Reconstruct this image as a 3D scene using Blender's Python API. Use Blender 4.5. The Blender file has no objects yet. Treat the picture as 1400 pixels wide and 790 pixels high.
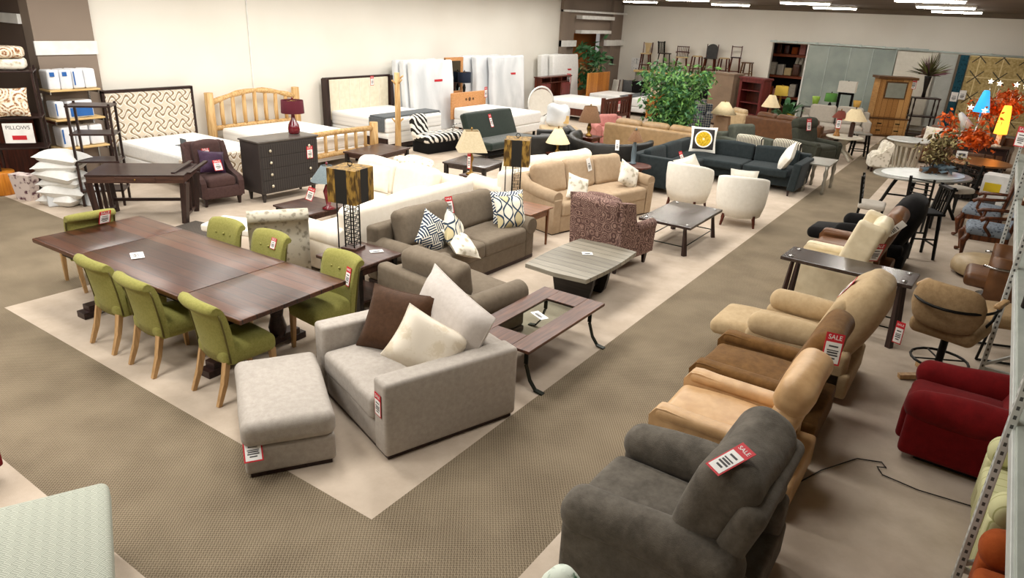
import bpy, bmesh, math, random
from mathutils import Matrix, Vector
SC = bpy.context.scene
COL = SC.collection
PI = math.pi
rnd = random.Random(7)
def R(d): return math.radians(d)
def T(x, y, z): return Matrix.Translation((x, y, z))
def RX(d): return Matrix.Rotation(R(d), 4, 'X')
def RY(d): return Matrix.Rotation(R(d), 4, 'Y')
def RZ(d): return Matrix.Rotation(R(d), 4, 'Z')
def lin(c):
    c = c.lstrip('#'); o = []
    for i in (0, 2, 4):
        v = int(c[i:i+2], 16) / 255
        o.append(v/12.92 if v <= .04045 else ((v+.055)/1.055)**2.4)
    return (*o, 1)

# ------------------------------------------------------------------ meshes
class MB:
    def __init__(s): s.v = []; s.f = []; s.s = []
    def add(s, vs, fs, M=None, smooth=False):
        n = len(s.v)
        if M is not None: vs = [tuple(M @ Vector(v)) for v in vs]
        s.v += [tuple(v) for v in vs]
        s.f += [tuple(i+n for i in f) for f in fs]
        s.s += [smooth]*len(fs)
        return s
    def rb(s, c, size, r=.01, M=None, puff=0, n=1, smooth=None, wob=0, taper=0, pinch=0):
        """box with rounded edges; puff bulges top and bottom, wob adds soft lumps, taper narrows the top"""
        h = [max(a/2, 1e-4) for a in size]; r = min(r, min(h)*.98)
        def ax(hh):
            L = [-hh + r*k/n for k in range(n)] if n > 1 else [-hh]
            L = L + [-hh+r]
            m = 3 if (n > 1) else 1
            for k in range(1, m+1):
                if m > 1: L.append(-hh+r + (2*hh-2*r)*k/(m+1))
            L = L + [hh-r]
            L = L + ([hh - r*k/n for k in range(n-1, -1, -1)] if n > 1 else [hh])
            out = []
            for q in L:
                if not out or q - out[-1] > 1e-6: out.append(q)
            return out
        A = [ax(q) for q in h]
        idx = {}; vs = []; fs = []
        ph = rnd.random()*9
        def vert(p):
            k = tuple(round(q, 5) for q in p)
            if k in idx: return idx[k]
            q = [max(-(h[i]-r), min(h[i]-r, p[i])) for i in range(3)]
            d = Vector((p[0]-q[0], p[1]-q[1], p[2]-q[2]))
            if d.length > 1e-9: d = d.normalized()*r
            o = [q[0]+d.x, q[1]+d.y, q[2]+d.z]
            ux, uy, uz = o[0]/h[0], o[1]/h[1], o[2]/h[2]
            if puff:
                o[2] += puff*max(0, (1-ux*ux))*max(0, (1-uy*uy))*(1 if uz > 0 else -1)*min(1, abs(uz)*1.5)
            if pinch:
                o[0] *= 1 - pinch*(1-uy*uy)*.5; o[1] *= 1 - pinch*(1-ux*ux)*.5
            if wob:
                o[0] += wob*math.sin(7*o[1]+5*o[2]+ph); o[1] += wob*math.sin(8*o[0]+6*o[2]+ph*2); o[2] += wob*math.sin(9*o[0]+7*o[1]+ph*3)
            if taper:
                t = 1 - taper*(o[2]/h[2]+1)/2; o[0] *= t; o[1] *= t
            idx[k] = len(vs); vs.append((o[0]+c[0], o[1]+c[1], o[2]+c[2])); return idx[k]
        for a in range(3):
            b, d = (a+1) % 3, (a+2) % 3
            for sg in (-1, 1):
                for i in range(len(A[b])-1):
                    for j in range(len(A[d])-1):
                        q = []
                        for (ii, jj) in ((i, j), (i+1, j), (i+1, j+1), (i, j+1)):
                            p = [0, 0, 0]; p[a] = sg*h[a]; p[b] = A[b][ii]; p[d] = A[d][jj]
                            q.append(vert(p))
                        if sg < 0: q.reverse()
                        if len(set(q)) == 4: fs.append(q)
        return s.add(vs, fs, M, (n > 1) if smooth is None else smooth)
    def box(s, c, size, M=None, r=.004, taper=0): return s.rb(c, size, min(r, min(size)*.2), M, taper=taper)
    def cush(s, c, size, r=.06, M=None, puff=.03, wob=.004, pinch=0): return s.rb(c, size, r, M, puff, 4, True, wob, 0, pinch)
    def tube(s, pts, r, n=8, M=None, cap=True):
        pts = [Vector(p) for p in pts]; m = len(pts)
        rs = r if isinstance(r, (list, tuple)) else [r]*m
        vs = []; fs = []
        t0 = (pts[1]-pts[0]).normalized()
        u = t0.orthogonal().normalized()
        for i in range(m):
            t = (pts[min(i+1, m-1)]-pts[max(i-1, 0)]).normalized()
            u = (u - t*u.dot(t)).normalized(); w = t.cross(u)
            for k in range(n):
                a = 2*PI*k/n; p = pts[i] + (u*math.cos(a)+w*math.sin(a))*rs[i]
                vs.append(tuple(p))
        for i in range(m-1):
            for k in range(n):
                fs.append((i*n+k, i*n+(k+1) % n, (i+1)*n+(k+1) % n, (i+1)*n+k))
        s.add(vs, fs, M, True)
        if cap: s.add(vs[:n][::-1], [tuple(range(n))], M); s.add(vs[-n:], [tuple(range(n))], M)
        return s
    def bar(s, p0, p1, w, h=None, w1=None, M=None):
        """square bar from p0 to p1, w1 the width at the far end"""
        p0, p1 = Vector(p0), Vector(p1); h = h or w; k = (w1 or w)/w
        t = (p1-p0).normalized(); u = Vector((0, 0, 1)).cross(t)
        if u.length < .05: u = Vector((1, 0, 0)); u = (u - t*u.dot(t))
        u.normalize(); v = t.cross(u)
        vs = []
        for p, q in ((p0, 1), (p1, k)):
            for a, b in ((-1, -1), (1, -1), (1, 1), (-1, 1)): vs.append(tuple(p+u*a*w/2*q+v*b*h/2*q))
        return s.add(vs, [(3, 2, 1, 0), (4, 5, 6, 7), (0, 1, 5, 4), (1, 2, 6, 5), (2, 3, 7, 6), (3, 0, 4, 7)], M)
    def lathe(s, prof, c=(0, 0, 0), n=20, M=None, sx=1, sy=1, smooth=True):
        vs = []; fs = []
        for (r, z) in prof:
            for k in range(n):
                a = 2*PI*k/n; vs.append((c[0]+max(r, 1e-4)*math.cos(a)*sx, c[1]+max(r, 1e-4)*math.sin(a)*sy, c[2]+z))
        for i in range(len(prof)-1):
            for k in range(n): fs.append((i*n+k, i*n+(k+1) % n, (i+1)*n+(k+1) % n, (i+1)*n+k))
        fs2 = []
        if prof[0][0] > 1e-3: fs2.append(tuple(range(n))[::-1])
        if prof[-1][0] > 1e-3: fs2.append(tuple(range((len(prof)-1)*n, len(prof)*n)))
        b = len(s.v); s.add(vs, fs, M, smooth)
        s.f += [tuple(i+b for i in f) for f in fs2]; s.s += [False]*len(fs2)
        return s
    def prism(s, poly, d0, d1, ax='x', M=None, smooth=False):
        """extrude a 2-D outline: ax x -> outline in (y,z), y -> (x,z), z -> (x,y)"""
        n = len(poly)
        def p3(p, d): return (d, p[0], p[1]) if ax == 'x' else ((p[0], d, p[1]) if ax == 'y' else (p[0], p[1], d))
        vs = [p3(p, d0) for p in poly]+[p3(p, d1) for p in poly]
        s.add(vs, [(i, (i+1) % n, n+(i+1) % n, n+i) for i in range(n)], M, smooth)
        s.add(vs[:n], [tuple(range(n))[::-1]], M); s.add(vs[n:], [tuple(range(n))], M)
        return s
    def loft(s, rings, M=None, closed=True, cap=True, smooth=True):
        n = len(rings[0]); vs = [p for r in rings for p in r]; fs = []
        for i in range(len(rings)-1):
            for k in range(n if closed else n-1): fs.append((i*n+k, i*n+(k+1) % n, (i+1)*n+(k+1) % n, (i+1)*n+k))
        s.add(vs, fs, M, smooth)
        if cap and closed: s.add(rings[0], [tuple(range(n))[::-1]], M); s.add(rings[-1], [tuple(range(n))], M)
        return s
    def ball(s, c, r, M=None, n=10, sz=1):
        return s.lathe([(r*math.sin(PI*i/8), -r*sz*math.cos(PI*i/8)) for i in range(9)], c, n, M)
    def build(s, name, m, parent=None, loc=None, rz=0):
        me = bpy.data.meshes.new(name); me.from_pydata(s.v, [], s.f)
        me.polygons.foreach_set('use_smooth', s.s)
        b = bmesh.new(); b.from_mesh(me); bmesh.ops.remove_doubles(b, verts=b.verts, dist=1e-5)
        bmesh.ops.recalc_face_normals(b, faces=b.faces); b.to_mesh(me); b.free()
        ms = m if isinstance(m, (list, tuple)) else [m]
        for q in ms: me.materials.append(q)
        o = bpy.data.objects.new(name, me); COL.objects.link(o)
        if parent is not None: o.parent = parent
        if loc is not None: o.location = loc
        if rz: o.rotation_euler = (0, 0, R(rz))
        return o
def tag(o, label, cat, group=None, kind=None):
    if label: o['label'] = label
    if cat: o['category'] = cat
    if group: o['group'] = group
    if kind: o['kind'] = kind
    return o
def thing(name, label, cat, loc=(0, 0, 0), rz=0, group=None):
    o = bpy.data.objects.new(name, None); COL.objects.link(o)
    o.location = loc; o.rotation_euler = (0, 0, R(rz)); o.empty_display_size = .1
    return tag(o, label, cat, group)
def kids(o): return [c for c in bpy.data.objects if c.parent is o]
def copy_tree(o, loc=None, rz=None, label=None, group=None, scale=None, parent=None):
    c = o.copy(); COL.objects.link(c)
    if parent is not None: c.parent = parent
    if loc is not None: c.location = loc
    if rz is not None: c.rotation_euler = (c.rotation_euler[0], c.rotation_euler[1], R(rz))
    if label: c['label'] = label
    if group: c['group'] = group
    if scale: c.scale = scale
    for ch in kids(o): copy_tree(ch, parent=c)
    return c
def struct(o): o['kind'] = 'structure'; return o

# ------------------------------------------------------------------ materials
class X:
    """a node socket that does arithmetic"""
    def __init__(s, nt, k): s.nt = nt; s.k = k
    def op(s, o, b=None, c=None):
        n = s.nt.nodes.new('ShaderNodeMath'); n.operation = o
        for i, q in enumerate((s, b, c)):
            if q is None: continue
            if isinstance(q, X): s.nt.links.new(q.k, n.inputs[i])
            else: n.inputs[i].default_value = q
        return X(s.nt, n.outputs[0])
    def __add__(s, b): return s.op('ADD', b)
    def __sub__(s, b): return s.op('SUBTRACT', b)
    def __mul__(s, b): return s.op('MULTIPLY', b)
    def __truediv__(s, b): return s.op('DIVIDE', b)
    def gt(s, b): return s.op('GREATER_THAN', b)
    def lt(s, b): return s.op('LESS_THAN', b)
    def sin(s): return s.op('SINE')
    def abs(s): return s.op('ABSOLUTE')
    def fr(s): return s.op('FRACT')
    def fl(s): return s.op('FLOOR')
    def mod(s, b): return s.op('FLOORED_MODULO', b)
    def mx(s, b): return s.op('MAXIMUM', b)
    def mn(s, b): return s.op('MINIMUM', b)
    def sqrt(s): return s.op('SQRT')
    def smooth(s, a, b):
        n = s.nt.nodes.new('ShaderNodeMapRange'); n.interpolation_type = 'SMOOTHSTEP'
        s.nt.links.new(s.k, n.inputs[0]); n.inputs[1].default_value = a; n.inputs[2].default_value = b
        return X(s.nt, n.outputs[0])
class Mat:
    def __init__(s, name, rough=.8, metal=0, spec=.3, sheen=0):
        s.m = bpy.data.materials.new(name); s.m.use_nodes = True; s.nt = s.m.node_tree
        s.b = s.nt.nodes['Principled BSDF']
        s.b.inputs['Roughness'].default_value = rough; s.b.inputs['Metallic'].default_value = metal
        s.b.inputs['Specular IOR Level'].default_value = spec
        if sheen: s.b.inputs['Sheen Weight'].default_value = sheen; s.b.inputs['Sheen Roughness'].default_value = .4
        s.tc = s.nt.nodes.new('ShaderNodeTexCoord'); s.vec = s.tc.outputs['Object']
    def xyz(s, vec=None):
        n = s.nt.nodes.new('ShaderNodeSeparateXYZ'); s.nt.links.new(vec or s.vec, n.inputs[0])
        return [X(s.nt, q) for q in n.outputs]
    def scaled(s, sc, rot=(0, 0, 0)):
        n = s.nt.nodes.new('ShaderNodeMapping'); n.inputs['Scale'].default_value = sc; n.inputs['Rotation'].default_value = [R(a) for a in rot]
        s.nt.links.new(s.vec, n.inputs[0]); return n.outputs[0]
    def noise(s, scale, detail=3, vec=None, rough=.5, dist=0):
        n = s.nt.nodes.new('ShaderNodeTexNoise'); n.inputs['Scale'].default_value = scale; n.inputs['Detail'].default_value = detail
        n.inputs['Roughness'].default_value = rough; n.inputs['Distortion'].default_value = dist
        s.nt.links.new(vec or s.vec, n.inputs['Vector']); return X(s.nt, n.outputs[0])
    def voro(s, scale, feat='F1', vec=None, col=False):
        n = s.nt.nodes.new('ShaderNodeTexVoronoi'); n.inputs['Scale'].default_value = scale; n.feature = feat
        s.nt.links.new(vec or s.vec, n.inputs['Vector'])
        return X(s.nt, n.outputs['Color' if col else 'Distance'])
    def mix(s, f, a, b):
        n = s.nt.nodes.new('ShaderNodeMix'); n.data_type = 'RGBA'
        for i, q in ((0, f), (6, a), (7, b)):
            if isinstance(q, X): s.nt.links.new(q.k, n.inputs[i])
            elif isinstance(q, str): n.inputs[i].default_value = lin(q)
            else: n.inputs[i].default_value = q
        return X(s.nt, n.outputs[2])
    def col(s, c):
        if isinstance(c, X): s.nt.links.new(c.k, s.b.inputs['Base Color'])
        else: s.b.inputs['Base Color'].default_value = lin(c)
        return s
    def bump(s, h, strength=.3, dist=.01):
        n = s.nt.nodes.new('ShaderNodeBump'); n.inputs['Strength'].default_value = strength; n.inputs['Distance'].default_value = dist
        s.nt.links.new(h.k, n.inputs['Height']); s.nt.links.new(n.outputs[0], s.b.inputs['Normal']); return s
def fabric(name, a, b, scale=14, weave=260, rough=.9, bump=.25, sheen=.06, wr=0):
    m = Mat(name, rough, spec=.15, sheen=sheen)
    n = m.noise(scale*2.5, 5, rough=.7).smooth(.05, .95)
    m.col(m.mix(n, a, b))
    w = m.noise(weave, 2)
    if wr: w = w*.25 + m.noise(wr, 2, dist=.6)
    return m.bump(w, bump, .008 if not wr else .02).m
def leather(name, a, b, rough=.38):
    m = Mat(name, rough, spec=.45)
    n = m.noise(9, 5).smooth(.1, .9)
    m.col(m.mix(n, a, b)); return m.bump(m.voro(220)*.35 + m.noise(9, 3), .18, .012).m
def wood(name, a, b, axis='x', rough=.4, grain=9, spec=.35):
    m = Mat(name, rough, spec=spec)
    k = {'x': (.6, grain, grain), 'y': (grain, .6, grain), 'z': (grain, grain, .6)}[axis]
    n = m.noise(3.2, 6, m.scaled(k), .62, .35)
    m.col(m.mix(n.smooth(.3, .72), a, b)); return m.bump(n, .12, .004).m
def plain(name, c, rough=.5, metal=0, spec=.4, var=.0):
    m = Mat(name, rough, metal, spec)
    n = m.noise(6, 3).smooth(.3, .7)
    q = lin(c); d = tuple(x*(.88-var) for x in q[:3])+(1,)
    m.col(m.mix(n, d, q)); return m.m
def glow(name, c, st):
    m = Mat(name, .5); m.col(c); m.b.inputs['Emission Color'].default_value = lin(c); m.b.inputs['Emission Strength'].default_value = st; return m.m
def glass(name, c='e8f2ee', rough=.02, alpha=None):
    m = Mat(name, rough, spec=.5); m.col(c); m.b.inputs['Transmission Weight'].default_value = 1; m.b.inputs['IOR'].default_value = 1.15
    return m.m
# ------------------------------------------------------------------ the materials of the showroom
def carpet_plain():
    m = Mat('light_carpet', .95, spec=.1); n = m.noise(2.2, 5, rough=.65).smooth(.3, .7); f = m.noise(300, 2)
    m.col(m.mix(n*.6+f*.4, 'af9f8d', 'cabbaa')); return m.bump(f, .4, .006).m
def carpet_weave():
    m = Mat('ribbed_carpet', .95, spec=.1); x, y, z = m.xyz()
    u = (x*.80+y*.60)*52; v = (y*.80-x*.60)*52
    odd = (u.fl()+v.fl()).mod(2)
    a = (u.fr()-.5).abs()*2; b = (v.fr()-.5).abs()*2
    k = odd*a + (odd*-1+1)*b
    f = k.smooth(.25, .75); g = m.noise(1.6, 4).smooth(.3, .7)
    m.col(m.mix(f*.72+g*.28, '5d5142', '978973')); return m.bump(f, .5, .008).m
def trellis():
    m = Mat('trellis_upholstery', .75, spec=.3); x, y, z = m.xyz()
    s = 1/.27; u = x*s; v = z*s
    w = ((v*2*PI).sin()*.28+u).fr(); w2 = ((u*2*PI).sin()*.28+v+.5).fr()
    d1 = (w-.5).abs(); d2 = (w2-.5).abs()
    ln = d1.mn(d2); f = ln.lt(.085); sh = ln.smooth(.08, .22)
    base = m.mix(sh, 'f4efe6', 'cfc2ae'); m.col(m.mix(f, base, '8f7a5f')); return m.bump(sh, .5, .02).m
def zebra():
    m = Mat('zebra_print', .7); x, y, z = m.xyz()
    n = m.noise(3.5, 2); f = ((x*.9+z*.7+y*.2+n*.22)*48).sin().gt(0)
    return m.col(m.mix(f, '14120f', 'efeae0')).m
def maze(name, a, b, k=34):
    m = Mat(name, .85); x, y, z = m.xyz(); u = (x+y)*k*.7; v = (x-y)*k*.7
    p = u*.25; q = v*.25; odd = (p.fl()+q.fl()).mod(2)
    st = odd*(u.fr()) + (odd*-1+1)*(v.fr())
    return m.col(m.mix(st.lt(.46), a, b)).m
def ogee():
    m = Mat('ogee_print', .85); x, y, z = m.xyz(); u = x*6.6; v = y*4.4
    w = (v*PI).sin().abs()          # half widths of the pointed ovals
    row = u.fl().mod(2); c = ((u.fr())-.5).abs()*2
    w2 = row*((v*PI+PI/2).sin().abs()) + (row*-1+1)*w
    d = w2-c
    f1 = d.gt(-.2); f2 = d.gt(.17); alt = (v+row*.5).fl().mod(2)
    fill = m.mix(alt, 'e9e3d2', 'c3b58c'); q = m.mix(f2, '2c3f52', fill); return m.col(m.mix(f1, 'dcd6c4', q)).m
def paisley(name, a, b, c, k=16):
    m = Mat(name, .9, spec=.15); d = m.voro(k*.6); f = (d*34).sin().smooth(-.3, .5); n = m.noise(30, 3).smooth(.4, .6)
    m.col(m.mix(f, m.mix(n, a, b), c)); return m.bump(m.noise(240, 2), .25, .006).m
def damask(name, a, b, k=9):
    m = Mat(name, .85, spec=.2); d = m.voro(k, 'SMOOTH_F1'); n = m.noise(26, 3, dist=1.2)
    f = (d*.9+n*.55).smooth(.40, .66); return m.col(m.mix(f, a, b)).m
def stripes(name, a, b, k, ax='x', duty=.5):
    m = Mat(name, .85); p = dict(zip('xyz', m.xyz()))[ax]; return m.col(m.mix((p*k).fr().lt(duty), a, b)).m
def plaid():
    m = Mat('plaid_fabric', .9); x, y, z = m.xyz(); f = ((x*14).fr().lt(.3)) + ((z*14).fr().lt(.3)) + ((y*14).fr().lt(.3))
    return m.col(m.mix(f*.5, '2a3140', '8b8a80')).m
def citrus():
    m = Mat('citrus_slice_print', .85); x, y, z = m.xyz(); r = (x*x+y*y).sqrt()
    n = m.noise(30, 2); q = m.mix(n.smooth(.4, .6), 'b08c10', 'd6b32a')
    q = m.mix(r.lt(.158), '2f2b2b', q); q = m.mix(r.lt(.022), q, 'efe7c8')
    ring = r.lt(.185)*r.gt(.158); q = m.mix(ring, q, 'f2efe6')
    edge = (x.abs()).mx(y.abs()).gt(.222); return m.col(m.mix(edge, q, 'f0ede4')).m
def plastic_wrap():
    m = Mat('plastic_wrapped_ticking', .22, spec=.55); n = m.noise(1.6, 3, m.scaled((1, 1, .5), (0, 35, 0)), dist=.5); m.col(m.mix(n.smooth(.3, .75), 'c6cacd', 'e6e8ea'))
    return m.bump(n+m.noise(9, 2, dist=1)*.12, .5, .06).m
def quilt_top():
    m = Mat('quilted_ticking', .8); x, y, z = m.xyz(); d = ((x*9).sin()*(y*9).sin()).abs(); m.col(m.mix(m.noise(4, 3), 'e6e4df', 'f6f4f0')); return m.bump(d, .25, .02).m
def banded():
    m = Mat('banded_mattress_border', .8); x, y, z = m.xyz(); f = (z*9).fr(); return m.col(m.mix(f.lt(.62), m.mix(f.lt(.18), 'e9e8e4', '9a9c9e'), m.mix(f.gt(.8), 'f3f2ee', '4d5054'))).m
def planks(name, a, b, c, k=9, ax='y', rough=.4):
    m = Mat(name, rough, spec=.4); p = dict(zip('xyz', m.xyz())); u = p[ax]*k; n = m.noise(3, 6, m.scaled({'y': (1.2, 14, 14), 'x': (14, 1.2, 14), 'z': (14, 14, 1.2)}[ax]), .6, .3)
    g = (u.fr()-.5).abs().gt(.46); v = m.noise(1, 0, None); t = ((u.fl()*12.99).sin()*43.7).fr()
    q = m.mix((n*.7+t*.3).smooth(.25, .75), a, b); m.col(m.mix(g, q, c)); return m.bump(n, .15, .004).m
def rug_pattern():
    m = Mat('woven_rug_pattern', .95); x, y, z = m.xyz(); u = x*1.55; v = z*1.55
    g = ((u.fr()-.5).abs().gt(.475)).mx((v.fr()-.5).abs().gt(.475))
    dd = (u.fr()-v.fr()).abs().lt(.035); de = (u.fr()+v.fr()-1).abs().lt(.035); far = ((u.fr()-.5).abs().mx((v.fr()-.5).abs())).gt(.2)
    q = m.mix(m.noise(16, 4).smooth(.3, .7), 'a08a58', 'c2ac79'); q = m.mix(g, q, 'd9c795'); return m.col(m.mix(dd.mx(de)*far, q, '4a4438')).m
def cork_glass():
    m = Mat('frosted_partition_glass', .3, spec=.5); n = m.noise(1.1, 4); m.col(m.mix(n.smooth(.3, .7), '87938d', 'a4aea6')); return m.m
def wallpaint(name, a, b):
    m = Mat(name, .9, spec=.1); m.col(m.mix(m.noise(.5, 3).smooth(.3, .7), a, b)); return m.bump(m.noise(90, 2), .05, .003).m
def basket():
    m = Mat('bamboo_lamp_panel', .6); x, y, z = m.xyz(); f = m.noise(26, 4, m.scaled((1, 1, .35))).smooth(.4, .6)
    return m.col(m.mix(f, '4a3410', '8f6f30')).m

def slotted():
    m = Mat('slotted_shelf_steel', .4, .1, .4); x, y, z = m.xyz(); f = (z*17).fr().lt(.42)*(x.abs().lt(.008)).mx(y.abs().lt(.012)); return m.col(m.mix(f, 'c9cbc6', '4a4c4a')).m

M = {}
M['carpet'] = carpet_plain(); M['weave'] = carpet_weave()
M['wall'] = wallpaint('wall_paint', 'e3ded3', 'e9e5db'); M['brown_wall'] = wallpaint('brown_wall_paint', '84766a', '8c7e71'); M['white_trim'] = plain('white_trim_paint', 'e9e8e3', .5)
M['ceil'] = wallpaint('ceiling_paint', '6a5d50', '75685a'); M['dark_wall'] = wallpaint('dark_wall_paint', '5d5048', '66584f')
M['lime'] = fabric('lime_linen', '79773a', '9a9556', 22); M['lime_trim'] = plain('lime_nailhead_trim', '5c5328', .5, .4)
M['oakleg'] = wood('pale_oak', 'a07d52', 'c39d6e', 'z'); M['table_wood'] = planks('dark_cherry_planks', '2e180d', '5a3521', '170c07', 7, 'y', .3)
M['darkwood'] = wood('espresso_wood', '1f1311', '3a2622', 'x', .35); M['darkwood_z'] = wood('espresso_upright', '1f1311', '3a2622', 'z', .35)
M['seam'] = plain('dark_seam', '120907', .6)
M['chair_grey'] = fabric('ribbed_grey_chenille', '9b938a', 'b5ada4', 9, 200); M['brown_velvet'] = fabric('chocolate_velvet', '34200f', '4d3320', 8, 220, .7, .2, .12, 12)
M['cream_pillow'] = damask('cream_damask', 'd6c9b2', 'e6dccb', 8); M['grey_pillow'] = fabric('pale_grey_linen', 'b5aca4', 'cac2bb', 9)
M['taupe'] = fabric('taupe_sofa_fabric', '675c4e', '7c7061', 7, 220); M['ivory'] = fabric('ivory_cotton', 'e3d9c8', 'efe7d9', 6, 200)
M['tan_sofa'] = fabric('tan_sofa_fabric', 'a28b70', 'b8a287', 6, 220); M['teal'] = fabric('dark_teal_wool', '222829', '31383a', 6, 240)
M['white_uph'] = fabric('white_twill', 'dcd7cb', 'ece8de', 6, 240); M['paisley'] = paisley('plum_paisley', '7d625a', '9c8074', '5a443f', 13)
M['aubergine'] = fabric('aubergine_wool', '43302e', '54403d', 9, 240); M['purple'] = fabric('purple_satin', '2c1a2c', '46304a', 6, 100, .45)
M['floral'] = damask('grey_floral_linen', '948c7c', 'c6bfae', 17); M['floral_lt'] = damask('pale_floral_linen', 'b5ac96', 'e6dfd0', 14)
M['grey_micro'] = fabric('charcoal_plush', '3f3a33', '736c62', 3, 160, .85, .5, .1, 7); M['tan_leather'] = leather('camel_leather', 'b08a5e', 'cfaa7d')
M['brown_micro'] = fabric('brown_suede', '553a1c', '805d34', 4, 200, .85, .25, .1, 8); M['beige_micro'] = fabric('beige_suede', 'a58d69', 'c0a986', 5, 200, .8, .25, .1, 8)
M['cream_leather'] = leather('cream_leather', 'cdbd9c', 'e5d8ba'); M['brown_leather'] = leather('chestnut_leather', '5a3a22', '7a5232'); M['black_fab'] = fabric('black_plush', '0b0a0a', '1a1817', 6, 180)
M['black_leather'] = leather('black_leather', '161514', '2c2a27'); M['red'] = fabric('crimson_chenille', '5c0a0c', '7c1215', 5, 180, .85, .25, .08)
M['green_stripe'] = stripes('green_pinstripe', 'a1a06a', 'c9c697', 11, 'x', .92); M['orange'] = fabric('rust_orange_wool', '8a3d17', 'a85426', 7)
M['barstool'] = fabric('tan_barstool_suede', '82694a', 'a98e69', 9, 180); M['black_metal'] = plain('black_metal', '15130f', .45, .6); M['iron'] = plain('wrought_iron', '22261f', .45, .7)
M['chrome'] = plain('chrome', 'b8b8b6', .15, 1); M['brass'] = plain('antique_brass', '8a6a35', .35, .9); M['knob'] = plain('pale_metal_knob', 'd8cfb8', .3, .5)
M['plank_grey'] = planks('grey_weathered_planks', '6d675a', '938c7d', '49443a', 7, 'y', .45); M['ebony'] = wood('ebony_wood', '171310', '292320', 'x', .4)
M['walnut'] = wood('walnut_top', '3b2118', '6b4532', 'y', .3); M['walnut_x'] = wood('walnut_table', '33201a', '543a30', 'x', .3)
M['glass'] = glass('table_glass', 'dfe9e2'); M['oak'] = wood('golden_oak', '62391c', '86552f', 'x', .35); M['oak_z'] = wood('golden_oak_upright', '62391c', '86552f', 'z', .35)
M['espresso_top'] = wood('espresso_table_top', '2b211d', '463a34', 'y', .22, 6, .5)
M['log'] = wood('peeled_pine_log', 'ae8248', 'dcbb86', 'z', .5, 7); M['log_y'] = wood('peeled_pine_rail', 'ae8248', 'dcbb86', 'y', .5, 7)
M['dresser'] = stripes('fluted_charcoal_paint', '2b2624', '3a3532', 22, 'x', .5); M['dresser_s'] = plain('charcoal_paint', '37312f', .4)
M['trellis'] = trellis(); M['zebra'] = zebra(); M['maze'] = maze('blue_maze_print', '1f3450', 'e8e4d8'); M['ogee'] = ogee(); M['citrus'] = citrus()
M['cream_vinyl'] = leather('cream_channel_vinyl', 'cfc5ac', 'e2d9c3', .5); M['quilt'] = quilt_top(); M['banded'] = banded(); M['wrap'] = plastic_wrap()
M['tick'] = fabric('white_ticking', 'd9d8d4', 'ecebe7', 6); M['slate'] = fabric('slate_blanket', '53575a', '696d6f', 6)
M['burg_glass'] = plain('ruby_glass', '6e0f1c', .08, 0, .8); M['burg_shade'] = fabric('burgundy_shade', '4a1a24', '632a33', 30)
M['cream_shade'] = fabric('cream_shade', 'b8a98a', 'd2c4a6', 12); M['parch'] = fabric('parchment_shade', 'd9c49a', 'eddcb6', 10); M['brown_shade'] = fabric('brown_pleated_shade', '5e422e', '82644a', 20)
M['basket'] = basket(); M['basket_dark'] = plain('black_lamp_panel', '17140f', .6)
M['pine_head'] = wood('pine_board', 'b0794a', 'd29c68', 'y', .4); M['orange_wood'] = planks('honey_pine_planks', 'a05f22', 'cf8a40', '7b4716', 9, 'x')
M['cherry'] = wood('dark_cherry', '37160e', '5e2a1a', 'z', .3); M['cherry_red'] = wood('burgundy_wood', '501a18', '742c28', 'z', .4); M['taupe_paint'] = plain('taupe_panel', '8a745f', .6)
M['rustic'] = planks('rustic_oak_planks', '9c6b35', 'c99a5e', '6a4520', 6, 'x', .5); M['rustic_d'] = wood('dark_oak_trim', '4a3018', '6a4828', 'x')
M['navy_shade'] = fabric('navy_shade', '171c28', '262d3c', 20); M['white_paint'] = plain('white_paint', 'e6e5e0', .35); M['cream_paint'] = plain('cream_paint', 'd8d0bd', .4)
M['leaf'] = plain('ficus_leaf', '6a9a4a', .5, 0, .4, .35); M['leaf2'] = plain('dark_leaf', '3d7040', .5, 0, .4, .3); M['bark'] = wood('bark', '4a3523', '7a5c40', 'z', .9); M['pot'] = plain('wicker_pot', '8a6a42', .8)
M['tan_leather2'] = leather('tan_sofa_leather', '8a7250', 'a98a64'); M['brown_sofa'] = leather('brown_sofa_leather', '52331d', '6b4629'); M['ltgrey'] = fabric('oatmeal_linen', 'aaa296', 'bdb5a9', 7)
M['dkgreen'] = fabric('olive_charcoal_plush', '2f312a', '434439', 7, 180, .8, .25, .06); M['greyblue'] = fabric('grey_green_sofa_fabric', '45483f', '5c5f55', 7)
M['paper'] = plain('white_card', 'f0eeea', .6); M['tagred'] = plain('red_print', 'c4202c', .55); M['ink'] = plain('black_print', '4c4a4a', .7)
M['beigeleather'] = leather('beige_ottoman_leather', 'b09670', 'd0b890'); M['pink'] = fabric('dusty_pink', 'b0706a', 'c98a82', 8)
M['clear'] = glass('clear_plastic', 'ffffff', .15); M['bagw'] = plastic_wrap()
M['pack_blue'] = plain('blue_package_print', '2a62a8', .4); M['pack_white'] = plain('white_package', 'e8eaee', .35, 0, .4)
M['orangecrate'] = wood('orange_pine', 'b0681c', 'd48a30', 'z'); M['pine_shelf'] = wood('pine_shelf', 'c8a468', 'e0c490', 'x')
M['leafprint'] = damask('plum_leaf_print', '5d3b44', 'd3c4bd', 13); M['rusty'] = paisley('brown_red_print', '8c5a3a', 'd9c4a4', 'e9dfcc', 7)
M['stone'] = plain('grey_stone_top', '8f8d84', .25, 0, .5); M['copper'] = wood('copper_brown_top', '6b4222', '94663a', 'x', .3); M['whitetop'] = plain('white_table_top', 'dfe2de', .2, 0, .5)
M['shelfdeck'] = plain('pale_green_deck', 'aab0a6', .45); M['shelfpost'] = plain('white_shelf_steel', 'c9cbc6', .4, .1); M['slotted'] = slotted(); M['hole'] = plain('shelf_slot', '4a4c4a', .8)
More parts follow.
